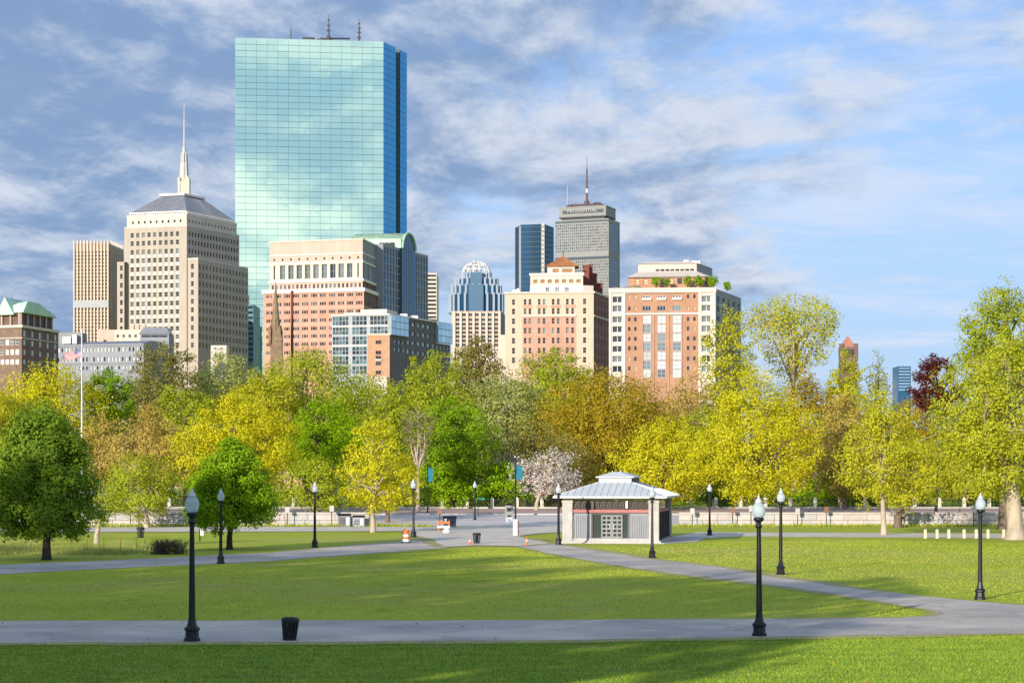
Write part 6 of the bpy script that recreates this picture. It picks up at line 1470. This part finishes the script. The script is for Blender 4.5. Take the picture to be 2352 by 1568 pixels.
def signpost(u, d, vt, lab, col):
    g = gz(d); r = thing('street_sign', lab, 'street sign', (X(u, d), d, g), 'sign posts along the street'); P = lambda nm, mb, m_: mb.build(nm, m_, r, off=(0, 0, 0)); h = Z(vt, d) - g
    P('post', MB().tube((0, 0, 0), (0, 0, h), .045, .045, 8), DARKM); P('sign_plate', MB().box(-.1, .75, -.03, -.05 + .04, h - .3, h - .06) if col == 'green' else MB().box(-.22, .22, -.07, -.05, h - .62, h - .02), mat('sign_' + col, dict(green=(.02, .22, .12), grey=(.32, .32, .33), brown=(.22, .12, .07))[col], .5))
signpost(1098, 221, 1141, 'green street name sign among the low green trees', 'green')
for i, (u, c, wh) in enumerate(((1590, 'grey', 'just right of the kiosk'), (1683, 'brown', 'left of the nearest right lamp post'), (1725, 'grey', 'touching the nearest right lamp globe'), (1832, 'grey', 'right of the diagonal path lamp'), (1898, 'brown', 'left of the slim gold tree'), (2236, 'grey', 'behind the right end lamp'), (300, 'brown', 'left of the tan tree trunk'), (660, 'grey', 'left of the left strip lamp'), (762, 'grey', 'left of the grey cabinets'), (1010, 'brown', 'behind the dark blue container'))):
    signpost(u, 195.6, 1166 - 3 * (i % 3), 'short dark parking sign post on the street kerb ' + wh, c)

def fence():
    y = 239.0; g = gz(y); r = thing('garden_fence', 'iron garden fence with granite posts along the far side of the street', 'fence', (0, y, g)); P = lambda nm, mb, m_: mb.build(nm, m_, r, off=(0, 0, 0))
    P('plinth', MB().box(-110, 110, -.2, .2, -.1, .32), STONE)
    pm = MB().box(-.2, .2, -.25, .25, .3, 1.15).loft([(-.26, -.3), (.26, -.3), (.26, .3), (-.26, .3)], 1.15, [(-.05, -.05), (.05, -.05), (.05, .05), (-.05, .05)], 1.5).mesh('post', mat('post_granite', (.55, .51, .45), .85, var=.1, scale=3))
    for k in range(-24, 25): obj('post', pm, r, (k * 3.0 + .6, 0, 0))
    for z in (.45, 1.12): P('rail', MB().box(-110, 110, -.03, .03, z, z + .06), BLACK)
    m = MB()
    for k in range(-480, 481):
        x = k * .15
        if abs(((x - .6 + 1.5) % 3.0) - 1.5) < .22: continue
        m.box(x - .014, x + .014, -.014, .014, .32, 1.3)
    tag(P('picket', m, BLACK), kind='stuff')
fence()
def post_rail():
    d = 156.5; r = thing('post_and_rail', 'row of seven pale wooden posts with a low rail near the plane tree', 'fence', (X(2215, d), d, 0)); WO = mat('pale_wood', (.62, .56, .40), .85, var=.12, scale=4, coords='obj')
    for u in (2125, 2152, 2179, 2214, 2242, 2269, 2305):
        m = MB().box(-.1, .1, -.1, .1, -.05, .66).loft([(-.1, -.1), (.1, -.1), (.1, .1), (-.1, .1)], .663, [(-.05, -.05), (.05, -.05), (.05, .05), (-.05, .05)], .72); m.build('post', WO, r, off=(0, 0, 0)).location = (X(u, d) - X(2215, d), 0, 0)
    m = MB().tube((X(2105, d) - X(2215, d), .14, .52), (X(2320, d) - X(2215, d), .14, .52), .035, .035, 8); m.build('rail', BARKD, r, off=(0, 0, 0))
    for k in range(9):
        dd = 124 + 1.2 * math.sin(k * 2); u = 10 + k * 38; s = thing('stake', ('leftmost', 'second', 'third', 'fourth', 'fifth', 'sixth', 'seventh', 'eighth', 'rightmost')[k] + ' thin rusty stake of the wire fence behind the dark left tree', 'stake', (X(u, dd), dd, 0), 'stakes of the wire fence'); MB().tube((0, 0, -.1), (.02, 0, 1.0), .018, .014, 5).build('rod', mat('rust', (.22, .10, .05), .9), s, off=(0, 0, 0)); MB().lathe([(.03, .98), (.03, 1.03), (.005, 1.05)], 6).build('cap', ORANGE, s, off=(0, 0, 0))
    o = MB(); pr = None
    pts = [(X(10 + k * 38, 124 + 1.2 * math.sin(k * 2)), 124 + 1.2 * math.sin(k * 2)) for k in range(9)]
    for z in (.3, .6, .9):
        for p, q in zip(pts, pts[1:]): o.tube((*p, z), (*q, z), .008, .008, 4)
    tag(o.build('fence_wire', mat('rust', (.22, .10, .05), .9)), 'thin rusty wire strung between the stakes behind the dark left tree', 'wire')
post_rail()
def boxpost():
    d = D(1243); r = thing('meter_post', 'short dark post with pale grey box under the mid green tree', 'post', (X(459, d), d, 0)); MB().tube((0, 0, -.1), (0, 0, .95), .05, .05, 8).build('post', BLACK, r, off=(0, 0, 0)); MB().box(.05, .3, -.12, .12, .45, .95).build('box', LIGHTM, r, off=(0, 0, 0))
boxpost()
# brush pile and dry growth
def sticks(n, cx, cy, rx, ry, h, th, lean=.5):
    m = MB()
    for k in range(n):
        x, y = cx + rng.normal(0, .45) * rx, cy + rng.normal(0, .45) * ry; l = h * rng.uniform(.4, 1.0); m.tube((x, y, 0), (x + rng.normal(0, lean) * l, y + rng.normal(0, lean) * l, l), th, th * .5, 3, cap=False)
    return m
dB = D(1272); o = thing('brush_pile', 'dark tangle of bare brushwood on the lawn left of the nearest left lamp', 'brushwood', (X(385, dB), dB, 0)); BT = mat('dry_twig', (.10, .075, .06), .95)
sticks(520, X(385, dB), dB, px(38, dB), .8, 1.0, .016).build('twigs', BT, o)
cl = np.c_[X(385, dB) + rng.normal(0, .45, 60) * px(36, dB), dB + rng.normal(0, .5, 60), rng.uniform(.1, .75, 60)]
obj('dead_leaves', rawmesh('dead_leaves', leaves(cl, .16, 1500, .10, np.array([X(385, dB), dB, 0])) - np.array(o.location), 4, LEAF['olive']), o)
dg = np.c_[rng.uniform(X(-120, 128), X(345, 128), 1500), rng.uniform(121, 136, 1500), np.zeros(1500)]; n = 14000; k = rng.integers(0, 1500, n); p = dg[k] + rng.normal(0, .12, (n, 3)) * [1, 1, 0]; hh = rng.uniform(.2, .75, n) * (.6 + .4 * np.sin(p[:, 0] * .9)); a = rng.uniform(0, 3.14, n)
v = np.empty((n, 3, 3)); v[:, 0] = p - np.c_[np.cos(a), np.sin(a), 0 * a] * .014; v[:, 1] = p + np.c_[np.cos(a), np.sin(a), 0 * a] * .014; v[:, 2] = p + np.c_[rng.normal(0, .12, n), rng.normal(0, .12, n), hh]
o = obj('dry_grass', rawmesh('dry_grass', v.reshape(-1, 3), 3, LEAF['pale'])); tag(o, 'tall dry straw coloured grass behind the wire stakes at the left', 'grass', kind='stuff')
n = 9000; k0 = rng.uniform(0, 1, n); p = np.c_[rng.uniform(-60, 60, n), 195.5 + rng.normal(0, .6, n), np.zeros(n)]; p = p[(p[:, 0] < -8) | (p[:, 0] > 16)]; n = len(p); a = rng.uniform(0, 3.14, n)
v = np.empty((n, 3, 3)); v[:, 0] = p - np.c_[np.cos(a), np.sin(a), 0 * a] * .05; v[:, 1] = p + np.c_[np.cos(a), np.sin(a), 0 * a] * .05; v[:, 2] = p + np.c_[rng.normal(0, .08, n), rng.normal(0, .08, n), rng.uniform(.1, .45, n)]
o = obj('verge_weeds', rawmesh('verge_weeds', v.reshape(-1, 3), 3, LEAF['lime'])); tag(o, 'ragged weeds along the verge before the street kerb', 'weeds', kind='stuff')

def flag():
    d = 236.; g = gz(d); x = X(188, d); r = thing('flagpole', 'tall white flagpole at the left above the yellow tree', 'flagpole', (x, d, g)); WP = mat('white_enamel', (.55, .53, .50), .5)
    zt = Z(761, d) - g; MB().tube((0, 0, -.1), (0, 0, zt), .13, .07, 12).build('pole', WP, r, off=(0, 0, 0)); MB().lathe([(.06, 0), (.16, .12), (.16, .2), (.05, .32)], 10, (0, 0, zt)).build('ball', LIGHTM, r, off=(0, 0, 0)); MB().lathe([(.4, -.05), (.4, .3), (.2, .5)], 12).build('base', STONE, r, off=(0, 0, 0))
    z0, z1 = Z(826, d), Z(793, d); m = MB(); nx, nz = 20, 13; w = 2.2; H = 1.15
    def q(i, j):
        s = i / nx; xx = x - .12 - w * s * (.95 - .1 * math.sin(s * 6)); zz = Z(795, d) - 1.0 * s ** .8 - H * (j / nz) * (1 - .28 * s) ; yy = d + .28 * math.sin(s * 9 + j * .2) * s; return (xx, yy, zz)
    for i in range(nx):
        for j in range(nz):
            mi = 2 if (i < 8 and j < 7) else (0 if j % 2 == 0 else 1); m.add([q(i + 1, j + 1), q(i, j + 1), q(i, j), q(i + 1, j)], [(0, 1, 2, 3)], mi); 
    mats = [mat('flag_red', (.42, .12, .13), .8), mat('flag_white', (.60, .52, .50), .8), mat('flag_blue', (.16, .17, .28), .8)]
    o = m.build('flag', mats, None, off=(x, d, Z(795, d))); o.location = (x, d, Z(795, d)); tag(o, 'drooping stars and stripes flag flying left from the white pole', 'flag')
flag()

def person(x, y, lab):
    g = gz(y); r = thing('person', lab, 'person', (x, y, g)); me = bpy.data.meshes.new('body')
    V = [(0, 0, .95), (0, 0, 1.2), (0, 0, 1.42), (0, 0, 1.52), (0, 0, 1.62), (0, .01, 1.74), (.09, 0, .9), (.11, -.05, .5), (.10, .08, .08), (.11, -.06, .04), (-.09, 0, .9), (-.11, .08, .5), (-.10, .12, .08), (-.11, -.01, .04), (.19, 0, 1.4), (.24, .03, 1.13), (.23, -.08, .9), (.225, -.11, .80), (-.19, 0, 1.4), (-.24, .03, 1.13), (-.23, -.08, .9), (-.225, -.11, .80)]
    E = [(0, 1), (1, 2), (2, 3), (3, 4), (4, 5), (0, 6), (6, 7), (7, 8), (8, 9), (0, 10), (10, 11), (11, 12), (12, 13), (2, 14), (14, 15), (15, 16), (16, 17), (2, 18), (18, 19), (19, 20), (20, 21)]
    rad = [.15, .14, .15, .06, .085, .085, .10, .07, .05, .05, .10, .07, .05, .05, .065, .05, .04, .035, .065, .05, .04, .035]
    me.from_pydata(V, E, []); o = obj('body', me, r); md = o.modifiers.new('skin', 'SKIN')
    for sv, q in zip(me.skin_vertices[0].data, rad): sv.radius = (q, q * .85)
    me.skin_vertices[0].data[0].use_root = True
    o.modifiers.new('sub', 'SUBSURF').levels = 1; o.modifiers['sub'].render_levels = 1; bpy.context.view_layer.update()
    nm = bpy.data.meshes.new_from_object(o.evaluated_get(bpy.context.evaluated_depsgraph_get())); o.modifiers.clear(); o.data = nm
    nm.materials.clear(); [nm.materials.append(k) for k in (mat('dark_trousers', (.02, .02, .028), .9), mat('grey_top', (.20, .21, .23), .9), mat('skin', (.45, .27, .19), .6))]
    for p in nm.polygons:
        z = p.center.z; p.material_index = 0 if z < .98 else (2 if z > 1.5 or (abs(p.center.x) > .17 and z < .93) else 1); p.use_smooth = True
    m = MB().lathe([(.1, 1.63), (.108, 1.70), (.09, 1.79), (.03, 1.83)], 10); m.build('hair', mat('dark_hair', (.03, .02, .015), .8), r, off=(0, 0, 0), smooth=True)
person(X(2074, 194.5), 194.5, 'person in grey top and dark trousers standing by the street near the slim gold tree')

n = 900; x = rng.uniform(-34, 34, n); y = 44 + 100 * rng.uniform(0, 1, n) ** 1.3; keep = np.abs(x) < y * .3; x, y = x[keep], y[keep]; n = len(x)
cl = np.c_[x, y, np.full(n, .035)]; lf = leaves(cl, .02, n * 2, .075, np.array([0, 90, -40.])); o = obj('fallen_leaves', rawmesh('fallen_leaves', lf, 4, LEAF['tan'])); tag(o, 'scattered dry leaves lying over the lawns and paths', 'leaves', kind='stuff')
